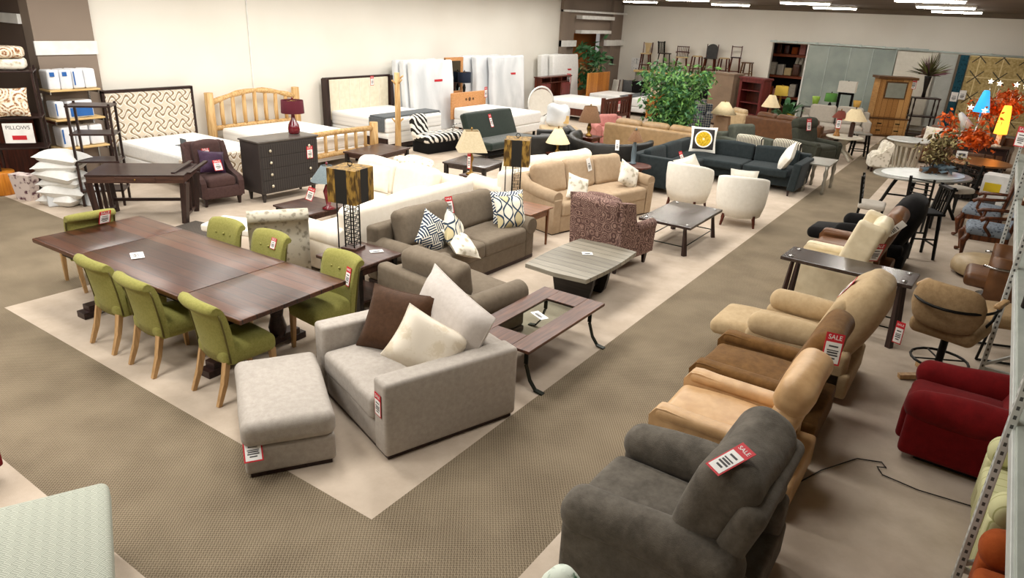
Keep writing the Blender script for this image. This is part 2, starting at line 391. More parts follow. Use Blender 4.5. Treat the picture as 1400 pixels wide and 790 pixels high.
M['blue_uph'] = damask('blue_grey_brocade', '414852', '7e868f', 26); M['carved'] = wood('carved_mahogany', '3a1c0e', '633518', 'z', .3)
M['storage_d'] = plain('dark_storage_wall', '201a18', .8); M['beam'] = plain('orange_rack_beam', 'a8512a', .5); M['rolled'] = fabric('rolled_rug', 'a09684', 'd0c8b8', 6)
M['frost'] = cork_glass(); M['rail'] = plain('pale_rail', 'b9c4bf', .4, .3); M['rugp'] = rug_pattern(); M['tealrug'] = damask('teal_rug', '10303c', '1f4a58', 18)
M['cream_rug'] = fabric('cream_rug', 'cfcabc', 'e2ded2', 3); M['grey_rug'] = fabric('grey_rug', 'a9aca6', 'bfc2bc', 2)
M['plaid'] = plaid(); M['cord'] = plain('black_cord', '141210', .6)
M['green_jar'] = plain('lime_green_glaze', '9cc24a', .3); M['yellow_jar'] = plain('amber_glaze', 'd8a850', .3); M['green_shade'] = fabric('green_shade', '4a7a38', '5c8e46', 20); M['yshade'] = fabric('yellow_shade', 'cda83c', 'dcc05c', 20)
M['grass_l'] = plain('spiky_leaf', '5a5a2e', .6, 0, .3, .4); M['flower'] = plain('cream_blossom', 'c9bb86', .7, 0, .2, .2); M['leafbr'] = plain('dry_leaf', '6a5a38', .7, 0, .2, .3)
M['autumn'] = plain('autumn_leaf', 'f06a1c', .5, 0, .3, .3); M['chev'] = maze('green_cream_chevron', '92968a', 'b4b7a9', 90)
M['greyleaf'] = damask('green_leaf_ceramic', '3f6a4a', 'd5ddd0', 12)
M['lamp_white'] = glow('fluorescent_diffuser', 'fff8ee', 40); M['blue_glow'] = glow('blue_lamp_glow', '2f9ae0', 1.1); M['warm_glow'] = glow('amber_lamp_glow', 'ff8e28', 3.2); M['star_glow'] = glow('star_lamp_glow', 'fff4dc', 4)
M['bluegrey'] = plain('blue_grey_ceramic', '5f6f78', .3); M['wicker'] = fabric('woven_seat', 'b49a6c', 'd4bd92', 40); M['mirror'] = plain('mirror_glass', 'aab4b0', .04, 1)
M['stripes_bw'] = stripes('zigzag_black_cream', '2a2620', 'e0d8c4', 26, 'x', .5); M['dark_rug'] = stripes('grey_striped_mat', '39332e', '5d554d', 30, 'x', .5)
# ------------------------------------------------------------------ seating
def feet(t, w, d, h, m, style='block', inset=.07, r=.03, name='foot'):
    for sx in (-1, 1):
        for sy in (-1, 1):
            b = MB(); x, y = sx*(w/2-inset), sy*(d/2-inset)
            if style == 'block': b.box((x, y, h/2), (r*2.4, r*2.4, h))
            elif style == 'taper': b.bar((x, y, h), (x, y, 0), r*2, w1=r*1.1)
            elif style == 'splay': b.bar((x, y, h), (x+sx*.04, y+sy*.05, 0), r*2, w1=r*1.1)
            elif style == 'bun': b.lathe([(r*.8, h), (r*1.4, h*.6), (r*1.2, h*.2), (r*.7, 0)], (x, y, 0), 12)
            b.build(name, m, t)
def sofa(name, label, cat, loc, rz, w, d, m, cm=None, n=2, nb=None, fh=.06, base=.28, seat=.46, aw=.22, ah=.62, arm='track',
         bh=.72, bt=.2, bch=.88, bct=.22, tilt=12, foot='block', fm=None, sr=.05, group=None, plinth=False, welt=None, nobackc=False, arms=(-1, 1), barr=.05):
    t = thing(name, label, cat, loc, rz, group); cm = cm or m; fm = fm or M['darkwood']; nb = nb or n
    iw = w-2*aw if len(arms) == 2 else w-aw
    ox = 0 if len(arms) == 2 else -arms[0]*aw/2
    if plinth: b = MB(); b.box((0, 0, fh/2), (w-.06, d-.06, fh)); b.build('plinth', fm, t)
    else: feet(t, w-.02, d-.02, fh+.01, fm, foot)
    MB().rb((ox, 0, (fh+base)/2), (iw+.02, d-.03, base-fh), .02, n=2).build('seat_base', m, t)
    MB().rb((0, d/2-bt/2, (fh+bh)/2), (w-(.04 if arm == 'roll' else .02), bt, bh-fh), barr, n=3).build('back_frame', m, t)
    for sx in arms:
        b = MB(); x = sx*(w/2-aw/2)
        if arm == 'track': b.rb((x, -.0, (fh+ah)/2), (aw, d, ah-fh), min(.035, aw*.3), n=3)
        elif arm == 'roll':
            r = aw*.52; b.rb((x-sx*.02, -.01, (fh+ah-r)/2), (aw*.8, d-.04, ah-r-fh), .03, n=2)
            b.tube([(x, -d/2, ah-r), (x, -d/2+.02, ah-r), (x, d/2-.1, ah-r), (x, d/2-.03, ah-r+.02)], [r*.9, r, r, r*.9], 18)
        elif arm == 'pad':
            b.rb((x, -.01, (fh+ah-.1)/2), (aw*.86, d-.04, ah-.1-fh), .04, n=3)
        elif arm == 'slope':
            pr = [(-d/2+.02, fh), (-d/2, ah*.86), (-d/2+.06, ah*.97), (-d*.1, ah*.98), (d*.22, ah+.03), (d*.38, ah+.14), (d/2-.03, bh*.98), (d/2, bh-.03), (d/2, fh)]
            b.prism(pr, x-aw/2*.8, x+aw/2*.8); b.tube([(x, -d/2+.01, ah*.9), (x, -d*.1, ah*.93), (x, d*.22, ah), (x, d*.4, ah+.12)], aw*.52, 14)
        o = b.build('arm', m, t)
        if arm == 'pad': MB().cush((x, -.02, ah-.06), (aw*1.12, d*.96, .2), .095, puff=.03, wob=.006).build('arm_pad', cm, o)
    cw = iw/n
    for i in range(n):
        x = ox-iw/2+cw*(i+.5)
        MB().cush((x, -bt/2-.01, (base+seat)/2+.0), (cw-.006, d-bt-.0, seat-base+.02), sr, puff=.025, wob=.003).build('seat_cushion', cm, t)
    if not nobackc:
        cw = iw/nb
        for i in range(nb):
            x = ox-iw/2+cw*(i+.5); hh = bch-seat+.02
            MB().cush((0, 0, 0), (cw-.004, bct, hh), min(.09, bct*.45), puff=0, wob=.008, pinch=.05,
                      M=T(x, d/2-bt-bct*.42, seat-.02+hh/2) @ RX(-tilt)).build('back_cushion', cm, t)
    return t
def recliner(name, label, loc, rz, w, d, m, style='head', fh=.05, aw=.17, ah=.58, seat=.45, bh=.98, tilt=18, arm='track', bw=None, group=None, foot_out=0, bm=None):
    """front faces -y; the back leans to +y"""
    t = thing(name, label, 'recliner', loc, rz, group); iw = w-2*aw
    MB().box((0, .02, fh/2+.01), (w*.8, d*.7, fh)).build('floor_frame', M['black_metal'], t)
    MB().rb((0, .02, (fh+.3)/2+.01), (w-.04, d-.12, .3-fh), .03, n=2).build('seat_base', m, t)
    for sx in (-1, 1):
        x = sx*(w/2-aw/2); b = MB()
        if arm == 'pad':
            b.rb((x, 0, (fh+ah-.1)/2), (aw*.85, d-.1, ah-.1-fh), .05, n=3)
            o = b.build('arm', m, t)
            MB().cush((0, 0, 0), (aw*1.15, d*.92, .24), .115, puff=.03, wob=.009, M=T(x, -.03, ah-.07) @ RX(3)).build('arm_pad', m, o)
        elif arm == 'pillow':
            b.rb((x, 0, (fh+ah-.12)/2), (aw*.8, d-.16, ah-.12-fh), .05, n=3); o = b.build('arm', m, t)
            MB().cush((0, 0, 0), (aw*1.1, d*.62, .2), .095, puff=.03, wob=.006, M=T(x, -.12, ah-.06)).build('arm_pad', m, o)
        else:
            pr = [(-d/2+.03, fh+.02), (-d/2, ah-.08), (-d/2+.05, ah-.01), (-d/2+.12, ah), (d*.2, ah-.05), (d*.34, ah-.12), (d*.36, fh+.02)]
            b.prism(pr, x-aw/2*.86, x+aw/2*.86); b.rb((x, -.09, ah-.05), (aw, d*.78, .11), .05, n=3); b.build('arm', m, t)
    sd = d*.72
    MB().cush((0, -d/2+sd/2+.01, seat-.08), (iw+.02, sd, .2), .07, puff=.03, wob=.006, M=None).build('seat_cushion', m, t)
    if foot_out: MB().cush((0, 0, 0), (iw*1.1, .46, .16), .07, puff=.02, wob=.006, M=T(0, -d/2-foot_out*.5, .37) @ RX(4)).build('footrest', m, t)
    else: MB().rb((0, -d/2+.05, .23), (iw+.0, .1, .3), .045, n=3).build('footrest', m, t)
    bw = bw or iw+aw*1.2; L = (bh-.34)/math.cos(R(tilt)); A = T(0, d*.5-.34-.0, .34) @ RX(-tilt); bm = bm or m
    if style == 'pillow':
        MB().rb((0, .06, L*.46), (bw, .16, L*.92), .06, M=A, n=3).build('back_frame', m, t)
        MB().cush((0, -.09, L*.56), (bw*1.02, .36, L*1.0), .15, M=A, puff=.0, wob=.018, pinch=.1).build('back_cushion', bm, t)
    elif style == 'head':
        MB().rb((0, .02, L*.36), (bw*.96, .2, L*.74), .07, M=A, n=3).build('back_cushion', m, t)
        MB().cush((0, -.01, L*.84), (bw*.98, .25, L*.36), .09, M=A, wob=.006).build('headrest', bm, t)
    elif style == 'smooth':
        MB().cush((0, .0, L*.5), (bw, .24, L), .1, M=A, wob=.006).build('back_cushion', m, t)
    elif style == 'round':
        rings = []
        for k in range(13):
            z = L*(k/8 if k < 6 else .72+.28*math.sin(PI/2*(k-5)/7)); cp = 1 if k < 6 else max(.04, math.cos(PI/2*(k-5)/7))**.55; ww = bw*cp/2; th = (.16+.05*math.sin(PI*min(k, 8)/8))*cp
            rings.append([tuple(A @ Vector((ww*math.copysign(abs(math.cos(a))**.6, math.cos(a)), .02+th*math.copysign(abs(math.sin(a))**.7, math.sin(a)), z))) for a in [2*PI*i/20 for i in range(20)]])
        MB().loft(rings).build('back_cushion', m, t)
        for sx in (-.25, .25): MB().cush((sx*bw, -.12, L*.42), (bw*.46, .14, L*.5), .06, M=A, wob=.006).build('back_pillow', m, t)
    elif style == 'wing':
        MB().cush((0, .03, L*.5), (bw*.72, .22, L), .09, M=A, wob=.004).build('back_cushion', m, t)
        for sx in (-1, 1): MB().rb((sx*bw*.42, -.06, L*.58), (.12, .32, L*.8), .05, M=A, n=3).build('wing', m, t)
    return t
def green_chair(loc, rz, label):
    t = thing('dining_chair', label, 'chair', loc, rz, 'lime green dining chairs'); m = M['lime']; L = M['oakleg']
    MB().cush((0, -.03, .42), (.48, .5, .16), .06, puff=.03, wob=.002).build('seat', m, t)
    def prof(o):   # side outline of the scrolled back, grown by o
        pts = [(.155-o, .36), (.165-o, .5), (.185-o, .68), (.21-o, .8), (.235-o, .87), (.265-o*.5, .915+o), (.305, .935+o), (.345+o, .92+o*.5), (.365+o, .885), (.35+o*.7, .85-o), (.315, .845-o), (.29+o, .83), (.275+o, .74), (.255+o, .6), (.235+o, .45), (.225+o, .36)]
        return pts
    rings = []
    for k in range(13):
        u = -1+2*k/12; x = u*.245; e = -.012*(abs(u)**6)
        rings.append([(x*(1+.05*(z-.36)/.5), y-.045*u*u, z-.02*u*u*max(0, (z-.6))*2) for (y, z) in prof(e)])
    bk = MB().loft(rings).build('backrest', m, t)
    for sx in (-1, 1):
        c = [(sx*.247*(1+.05*(z-.36)/.5), y-.05, z) for (y, z) in [(.232, .38), (.243, .5), (.262, .65), (.283, .78), (.30, .84)]]
        MB().tube(c, .008, 6).build('nailhead_trim', M['lime_trim'], t)
    for x, z in ((-.12, .78), (0, .78), (.12, .78), (-.06, .66), (.06, .66)): MB().ball((x, .165+(z-.5)*.12, z), .014, n=8).build('tuft_button', m, bk)
    for sx in (-1, 1):
        MB().bar((sx*.2, -.235, .37), (sx*.205, -.25, 0), .05, w1=.032).build('leg', L, t)
        MB().bar((sx*.19, .19, .38), (sx*.2, .24, .18), .05, w1=.044).bar((sx*.2, .24, .18), (sx*.205, .31, 0), .044, w1=.034).build('leg', L, t)
    return t
def barrel_chair(loc, rz, label):
    t = thing('barrel_chair', label, 'armchair', loc, rz, 'white barrel chairs'); m = M['white_uph']; rings = []
    for k in range(19):
        a = R(-35+250*k/18); e = abs(k-9)/9; h = .88-.2*e**2.2; ca, sa = math.cos(a), math.sin(a)
        ro, ri = .40, .31
        def P(r, z, f=1): return (ca*r*1.02, sa*r*.95*f, z)
        rings.append([P(ro*.86, .16), P(ro*1.0, .36), P(ro*1.05, .6), P(ro*1.04, h-.04), P(ro*1.02, h-.005), P(ro*.95, h), P(ri*1.05, h-.03), P(ri, .5), P(ri, .3), P(ri, .16)])
    MB().loft(rings).build('backrest', m, t)
    MB().rb((0, -.06, .25), (.56, .52, .16), .05, n=3).build('seat_base', m, t)
    MB().cush((0, -.08, .38), (.6, .62, .16), .06, puff=.03).build('seat_cushion', m, t)
    for sx in (-1, 1):
        for sy in (-1, 1): MB().bar((sx*.24, sy*.23, .2), (sx*.27, sy*.27, 0), .045, w1=.026).build('leg', M['cherry'], t)
    return t
def wing_chair(name, label, loc, rz, w, d, m, bh=1.0, leg=.14, back='wing', cat='armchair', lm=None, arm_h=.62):
    t = thing(name, label, cat, loc, rz); lm = lm or M['darkwood_z']
    MB().rb((0, -.01, (leg+.32)/2), (w-.1, d-.08, .32-leg+.02), .03, n=2).build('seat_base', m, t)
    MB().cush((0, -.08, .39), (w-.28, d-.22, .17), .06, puff=.03).build('seat_cushion', m, t)
    A = T(0, d/2-.16, .3) @ RX(-10); L = (bh-.3)/math.cos(R(10))
    MB().rb((0, 0, L*.5), (w-.12, .17, L), .06, M=A, n=3).build('back_frame', m, t)
    MB().cush((0, -.11, L*.58), (w-.3, .17, L*.8), .07, M=A, wob=.006).build('back_cushion', m, t)
    for sx in (-1, 1):
        x = sx*(w/2-.07)
        if back == 'wing':
            pr = [(-d/2+.03, leg+.03), (-d/2+.0, arm_h-.07), (-d/2+.05, arm_h), (.02, arm_h-.02), (.08, arm_h+.12), (.13, bh-.06), (d/2+.0, bh-.0), (d/2-.02, bh-.1), (d/2-.07, leg+.03)]
            MB().prism(pr, x-.055, x+.055).tube([(x, -d/2+.02, arm_h-.05), (x, .0, arm_h-.05)], .075, 14).build('arm', m, t)
        else:
            pr = [(-d/2+.03, leg+.02), (-d/2+.02, arm_h-.16), (-d/2+.08, arm_h-.09), (0, arm_h-.03), (d*.2, arm_h+.1), (d*.33, bh-.1), (d*.42, bh-.02), (d/2-.02, bh-.05), (d/2-.07, leg+.02)]
            MB().prism(pr, x-.045, x+.045).build('arm', m, t)
    feet(t, w-.08, d-.08, leg+.03, lm, 'taper', .06, .032, 'leg')
    return t
def pillow(name, label, loc, rot, w, h, th, m, cat='pillow', group=None, n=13, pinch=.08):
    b = MB()
    for sg in (-1, 1):
        vs = []; fs = []
        for j in range(n):
            for i in range(n):
                u = -1+2*i/(n-1); v = -1+2*j/(n-1)
                k = max(0, (1-u**4)*(1-v**4))**.6
                vs.append((w/2*u*(1-pinch*(1-v*v)*abs(u)), h/2*v*(1-pinch*(1-u*u)*abs(v)), sg*(th/2*k*(1+.06*math.sin(5*u+3*v+w*9)))+.004*sg))
        for j in range(n-1):
            for i in range(n-1):
                q = (j*n+i, j*n+i+1, (j+1)*n+i+1, (j+1)*n+i); fs.append(q if sg > 0 else q[::-1])
        b.add(vs, fs, None, True)
    ring = [(u, v) for u, v in [(-1+2*i/(n-1), -1) for i in range(n)]+[(1, -1+2*i/(n-1)) for i in range(1, n)]+[(1-2*i/(n-1), 1) for i in range(1, n)]+[(-1, 1-2*i/(n-1)) for i in range(1, n)]]
    b.tube([(w/2*u*(1-pinch*(1-v*v)*abs(u)), h/2*v*(1-pinch*(1-u*u)*abs(v)), 0) for u, v in ring], .006, 5, cap=False)
    o = b.build(name, m); o.location = loc; o.rotation_euler = [R(a) for a in rot]
    return tag(o, label, cat, group)
# ------------------------------------------------------------------ sale tags
_txt = {}
def text_mesh(s, size, ext=.0006):
    if (s, size) in _txt: return _txt[(s, size)]
    c = bpy.data.curves.new('lettering', 'FONT'); c.body = s; c.size = size; c.extrude = ext; c.align_x = 'CENTER'; c.align_y = 'CENTER'
    o = bpy.data.objects.new('lettering', c); COL.objects.link(o); dg = bpy.context.evaluated_depsgraph_get(); dg.update()
    me = bpy.data.meshes.new_from_object(o.evaluated_get(dg)); bpy.data.objects.remove(o); _txt[(s, size)] = me; me.name = 'lettering'
    return me
def lettering(s, size, m, parent, loc, rot=(0, 0, 0), name='lettering'):
    me = text_mesh(s, size).copy(); me.materials.clear(); me.materials.append(m)
    o = bpy.data.objects.new(name, me); COL.objects.link(o); o.parent = parent; o.location = loc; o.rotation_euler = [R(a) for a in rot]
    return o
_tag = {}
def sale_tag(label, loc, rot, w=.13, h=.2, big=False, plainc=False):
    """a card in its own xz plane, printed face towards -y, hanging from its top"""
    key = (w, h, big, plainc)
    if key in _tag: return copy_tag(_tag[key], label, loc, rot)
    t = thing('sale_tag', label, 'tag', loc, 0, 'red and white sale tags'); t.rotation_euler = [R(a) for a in rot]
    if plainc:
        MB().box((0, 0, -h/2), (w, .003, h), r=.0005).build('card', M['paper'], t)
    else:
        MB().box((0, 0, -h/2), (w, .003, h), r=.0005).build('card', M['tagred'], t)
        MB().box((0, -.002, -h*.62), (w*.84, .002, h*.66), r=.0004).build('price_panel', M['paper'], t)
        lettering('SALE', w*.36, M['paper'], t, (0, -.0024, -h*.14), (90, 0, 0))
    p = MB()
    for k, (zz, ww) in enumerate(((.42, .5), (.55, .62), (.62, .56), (.7, .62), (.8, .4))): p.box((0, -.0034, -h*zz), (w*ww, .001, h*(.05 if k != 1 else .035)), r=.0002)
    p.build('price_print', M['ink'], t)
    _tag[key] = t
    return t
def copy_tag(src, label, loc, rot):
    c = copy_tree(src, loc, None, label); c.rotation_euler = [R(a) for a in rot]; return c
from mathutils.bvhtree import BVHTree
def world_basis(o): return world_basis(o.parent) @ o.matrix_basis if o.parent else o.matrix_basis
def tag_on(host, label, aim, w=.13, h=.2, plainc=False, spin=0, drop=.5):
    """put a tag flat on the host's surface where the line of sight from the showroom balcony to aim meets it"""
    root = next(o for o in COL.objects if o.parent is None and str(o.get('label', '')).startswith(host)); eye = Vector((2.794, -2.635, 3.2)); d = (Vector(aim)-eye).normalized(); best = None
    for o in [root]+list(root.children_recursive):
        if o.type != 'MESH': continue
        m = world_basis(o); mi = m.inverted(); bv = BVHTree.FromPolygons([v.co for v in o.data.vertices], [tuple(p.vertices) for p in o.data.polygons])
        hit = bv.ray_cast(mi @ eye, (mi.to_3x3() @ d))
        if hit[0] is None: continue
        p = m @ hit[0]; n = (m.to_3x3().inverted().transposed() @ hit[1]).normalized()
        if best is None or (p-eye).length < best[0]: best = ((p-eye).length, p, n)
    if best is None: print('NO HIT', label); return
    _, p, n = best
    if n.dot(d) > 0: n = -n
    up = Vector((0, 0, 1)) - n*n.z
    if up.length < .15: up = Vector((-.59, .8, 0)) - n*n.dot(Vector((-.59, .8, 0)))
    up.normalize(); up.rotate(Matrix.Rotation(R(spin), 3, n)); y = -n; x = y.cross(up)
    t = sale_tag(label, (0, 0, 0), (0, 0, 0), w, h, plainc=plainc); q = p + n*.007 + up*h*drop
    mm = Matrix(((x.x, y.x, up.x, q.x), (x.y, y.y, up.y, q.y), (x.z, y.z, up.z, q.z), (0, 0, 0, 1)))
    t.location = q; t.rotation_euler = mm.to_euler(); return t
# ------------------------------------------------------------------ tables
def splay_table(name, label, cat, loc, rz, w, d, h, group=None):
    t = thing(name, label, cat, loc, rz, group)
    MB().box((0, 0, h-.02), (w, d, .04), r=.006).build('tabletop', M['espresso_top'], t)
    for sx in (-1, 1):
        for sy in (-1, 1):
            x, y = sx*(w/2-.12), sy*(d/2-.1)
            MB().bar((x, y, h-.04), (x+sx*.05, y+sy*.03, 0), .036, w1=.06).build('leg', M['darkwood_z'], t)
            b = MB(); b.lathe([(.026, 0), (.026, .006), (.014, .014), (.001, .018)], (sx*(w/2-.09), sy*(d/2-.09), h), 12); b.build('metal_stud', M['chrome'], t)
    b = MB(); z = h*.28
    for sy in (-1, 1): b.tube([(-w/2+.09, sy*(d/2-.085), z), (w/2-.09, sy*(d/2-.085), z)], .009, 6)
    for sx in (-1, 1): b.tube([(sx*(w/2-.09), -d/2+.085, z), (sx*(w/2-.09), d/2-.085, z)], .009, 6)
    b.build('stretcher', M['iron'], t); return t
def leg_table(name, label, cat, loc, rz, w, d, h, m, lm=None, th=.03, apron=.09, leg=.045, shelf=0, style='taper', group=None, drawer=False, inset=.06):
    t = thing(name, label, cat, loc, rz, group); lm = lm or m
    MB().rb((0, 0, h-th/2), (w, d, th), th*.3, n=2).build('tabletop', m, t)
    if apron:
        b = MB()
        for sy in (-1, 1): b.box((0, sy*(d/2-inset), h-th-apron/2), (w-2*inset, .02, apron))
        for sx in (-1, 1): b.box((sx*(w/2-inset), 0, h-th-apron/2), (.02, d-2*inset, apron))
        b.build('apron', m, t)
    for sx in (-1, 1):
        for sy in (-1, 1):
            x, y = sx*(w/2-inset), sy*(d/2-inset)
            MB().bar((x, y, h-th), (x+(sx*.03 if style == 'splay' else 0), y+(sy*.03 if style == 'splay' else 0), 0), leg, w1=leg*(.6 if style != 'straight' else 1)).build('leg', lm, t)
    if shelf: MB().box((0, 0, shelf), (w-2*inset, d-2*inset, .02)).build('shelf', m, t)
    if drawer:
        o = MB().box((0, -d/2+inset-.014, h-th-apron/2), (w*.4, .012, apron*.7)).build('drawer', m, t)
        MB().ball((0, -d/2+inset-.028, h-th-apron/2), .012, n=8).build('knob', M['brass'], o)
    return t
def pedestal_table(name, label, cat, loc, rx, ry, h, tm, pm, kind='turned', rz=0):
    t = thing(name, label, cat, loc, rz)
    MB().lathe([(.9, h-.035), (1, h-.03), (1, h-.008), (.985, h)], (0, 0, 0), 40, sx=rx, sy=ry).build('tabletop', tm, t)
    if kind == 'slat':
        for k in range(16):
            a = 2*PI*k/16; MB().bar((rx*.62*math.cos(a), ry*.62*math.sin(a), h-.04), (rx*.5*math.cos(a), ry*.5*math.sin(a), .06), .05, .02).build('slat', pm, t)
        MB().lathe([(.62, .0), (.62, .06)], (0, 0, 0), 28, sx=rx, sy=ry).build('base', pm, t)
        MB().lathe([(.64, h-.16), (.66, h-.04)], (0, 0, 0), 28, sx=rx, sy=ry).build('apron', pm, t)
    else:
        MB().lathe([(.05, .18), (.09, .3), (.06, .45), (.1, h-.2), (.16, h-.04)], (0, 0, 0), 16).build('pedestal', pm, t)
        for k in range(4):
            a = R(45+90*k); MB().tube([(.04*math.cos(a), .04*math.sin(a), .25), (.2*math.cos(a), .2*math.sin(a), .16), (.38*math.cos(a), .38*math.sin(a), .03)], [.045, .04, .028], 8).build('foot', pm, t)
    return t
# ------------------------------------------------------------------ lamps
def table_lamp(label, loc, base, bm, r0, r1, sh, z0, sm, square=False, finial=True, rz=0, group=None, name='table_lamp'):
    """base: lathe outline; shade from radius r0 (bottom, z0) to r1 (top)"""
    t = thing(name, label, 'lamp', loc, rz, group)
    MB().lathe(base, (0, 0, 0), 16).build('lamp_base', bm, t)
    b = MB(); top = base[-1][1]
    MB().tube([(0, 0, top-.02), (0, 0, z0+sh+.03)], .006, 6).build('lamp_stem', M['brass'], t)
    n = 4 if square else 28
    vs = []; fs = []
    rows = [(r0, z0), (r1, z0+sh), (r1-.006, z0+sh), (r0-.006, z0+.003)]
    for (r, z) in rows:
        for k in range(n):
            a = 2*PI*k/n+(PI/4 if square else 0); q = r*(1.41 if square else 1); vs.append((q*math.cos(a), q*math.sin(a), z))
    for i in range(3):
        for k in range(n): fs.append((i*n+k, i*n+(k+1) % n, (i+1)*n+(k+1) % n, (i+1)*n+k))
    sh_o = MB().add(vs, fs, None, not square).build('lamp_shade', sm, t)
    MB().tube([(-r1+.002, 0, z0+sh-.012), (r1-.002, 0, z0+sh-.012)], .003, 5).tube([(0, -r1+.002, z0+sh-.012), (0, r1-.002, z0+sh-.012)], .003, 5).build('shade_ring', M['brass'], sh_o)
    if finial: MB().lathe([(.012, 0), (.02, .02), (.012, .035), (.001, .05)], (0, 0, z0+sh+.01), 10).build('finial', bm, t)
    return t
def panel_lamp(label, loc, rz):
    t = thing('panel_lamp', label, 'lamp', loc, rz, 'lamps with square bamboo and black shades'); k = M['black_metal']
    MB().box((0, 0, .015), (.2, .2, .03)).build('lamp_base', M['walnut_x'], t)
    b = MB()
    for sx in (-1, 1):
        for sy in (-1, 1): b.bar((sx*.06, sy*.06, .03), (sx*.06, sy*.06, .6), .012)
    b.build('lamp_post', k, t); MB().tube([(-.16, -.05, .0), (-.16, -.05, .6)], .008, 6).build('support_rod', k, t)
    g = MB()
    for f in range(4):
        A = RZ(90*f)
        for i in range(11): z = .06+i*.048; o = .03 if i % 2 else -.02; g.bar((-.06, -.06, z), (.06, -.06, z), .006, M=A); g.bar((o, -.06, z), (o, -.06, z+.048), .006, M=A)
    g.build('lattice', k, t)
    w, z0, z1 = .18, .57, .95
    for f in range(4):
        A = RZ(90*f); p = MB()
        p.box((0, -w, (z0+z1)/2), (.15, .006, z1-z0), A); p.build('dark_panel', M['basket_dark'], t)
        for sx in (-1, 1): MB().box((sx*(.075+(w-.075)/2), -w, (z0+z1)/2), (w-.075, .008, z1-z0), A).build('bamboo_panel', M['basket'], t)
    r = MB().box((0, 0, z1-.006), (2*w-.01, 2*w-.01, .012)); r.build('shade_top', M['basket'], t)
    MB().tube([(.03*math.cos(a), 0, z1+.04+.03*math.sin(a)) for a in [2*PI*i/12 for i in range(13)]], .005, 6).tube([(0, 0, z1), (0, 0, z1+.02)], .006, 6).build('finial', k, t)
    return t
# ------------------------------------------------------------------ beds
def bed_base(t, w, l, mz, m_side=None, box=True, top=None, mt=.26, leg=True, slab=None):
    """head at -y, foot at +y from 0 to l; mattress top at mz"""
    bz = mz-mt
    MB().rb((0, l/2, mz-mt/2), (w, l, mt), .05, n=3).build('mattress', m_side or M['tick'], t)
    MB().rb((0, l/2, mz-.02), (w-.03, l-.03, .06), .028, n=3).build('mattress_top', top or M['quilt'], t)
    if box: MB().rb((0, l/2, (bz+.14)/2+.0), (w-.01, l-.01, bz-.14), .03, n=2).build('box_spring', slab or m_side or M['tick'], t)
    if leg: feet(t, w-.1, l*1.96, .15, M['darkwood'], 'block', .1) if False else None
    b = MB()
    for sx in (-1, 1):
        for y in (.15, l-.15): b.box((sx*(w/2-.12), y, .07), (.06, .06, .14))
    b.build('bed_frame', M['black_metal'], t)
def leaning_mattress(label, loc, rz, w, h, th, lean, m, group='mattresses standing against the wall', name='wrapped_mattress', title=None):
    o = MB().rb((0, 0, h/2), (w, th, h), .06, n=4, wob=.01).build(name, m); o.location = loc; o.rotation_euler = (R(lean), 0, R(rz))
    t = tag(o, label, 'mattress', group)
    if title: MB().box((w*.1, -th/2-.004, h*.72), (.34, .004, .06), r=.001).build('printed_label', title, o)
    return t
# ------------------------------------------------------------------ camera
yaw, pit, rol, FPX = 5.85922237e-01, 3.77953347e-01, -4.72044987e-02, 945.787
cam = bpy.data.cameras.new('camera'); cam.sensor_width = 36; cam.lens = FPX*36/1400; cam.clip_end = 200
co = bpy.data.objects.new('camera', cam); COL.objects.link(co); SC.camera = co
fw = Vector((-math.sin(yaw)*math.cos(pit), math.cos(yaw)*math.cos(pit), -math.sin(pit)))
rt = Vector((math.cos(yaw), math.sin(yaw), 0)); dn = fw.cross(rt)
r2 = rt*math.cos(rol)+dn*math.sin(rol); d2 = rt*-math.sin(rol)+dn*math.cos(rol)
mw = Matrix((( r2.x, -d2.x, -fw.x, 2.7941), (r2.y, -d2.y, -fw.y, -2.6346), (r2.z, -d2.z, -fw.z, 3.2), (0, 0, 0, 1)))
co.matrix_world = mw
# ------------------------------------------------------------------ the room: floor, walls, ceiling
XL, XR, YF, YN, ZC = -11.2, 5.6, 26.0, -6.0, 3.9
xs = [XL-2.2, -5.55, 0.0, 1.08, XR]; ys = [YN, -1.17, 0, 1.95, YF]
cells = {0: [], 1: []}
for i in range(4):
    for j in range(4):
        xc = (xs[i]+xs[i+1])/2; yc = (ys[j]+ys[j+1])/2
        w = (0 < xc < 1.08 and yc > -1.17) or (xc < 0 and -1.17 < yc < 0) or (xc < -5.55 and 0 < yc < 1.95)
        cells[1 if w else 0].append((i, j))
fl = MB()
for k in (0, 1):
    for (i, j) in cells[k]: fl.add([(xs[i], ys[j], 0), (xs[i+1], ys[j], 0), (xs[i+1], ys[j+1], 0), (xs[i], ys[j+1], 0)], [(0, 1, 2, 3)])
fo = struct(fl.build('floor', [M['carpet'], M['weave']]))
for p in fo.data.polygons:
    c = p.center; w = (0 < c.x < 1.08 and c.y > -1.17) or (c.x < 0 and -1.17 < c.y < 0) or (c.x < -5.55 and 0 < c.y < 1.95)
    p.material_index = 1 if w else 0
def wall(name, c, s, m): return struct(MB().box(c, s, r=.001).build(name, m))
wall('wall_left', (XL-.1, (4.1+20.8)/2, ZC/2), (.2, 16.7, ZC), M['wall'])
wall('wall_left_near', (XL-2.3, (YN+4.1)/2, ZC/2), (.2, 4.1-YN, ZC), M['dark_wall'])
wall('wall_left_column', (XL-.04, 3.6, ZC/2), (.34, 1.0, ZC), M['brown_wall'])
wall('trim_1', (XL+.14, 3.6, 2.295), (.03, 1.04, .23), M['white_trim'])
wall('wall_left_recess', (XL-1.2, 3.2, ZC/2), (2.0, .2, ZC), M['dark_wall'])
wall('trim_2', (XL-1.2, 3.07, 2.75), (2.0, .06, .16), M['white_trim'])
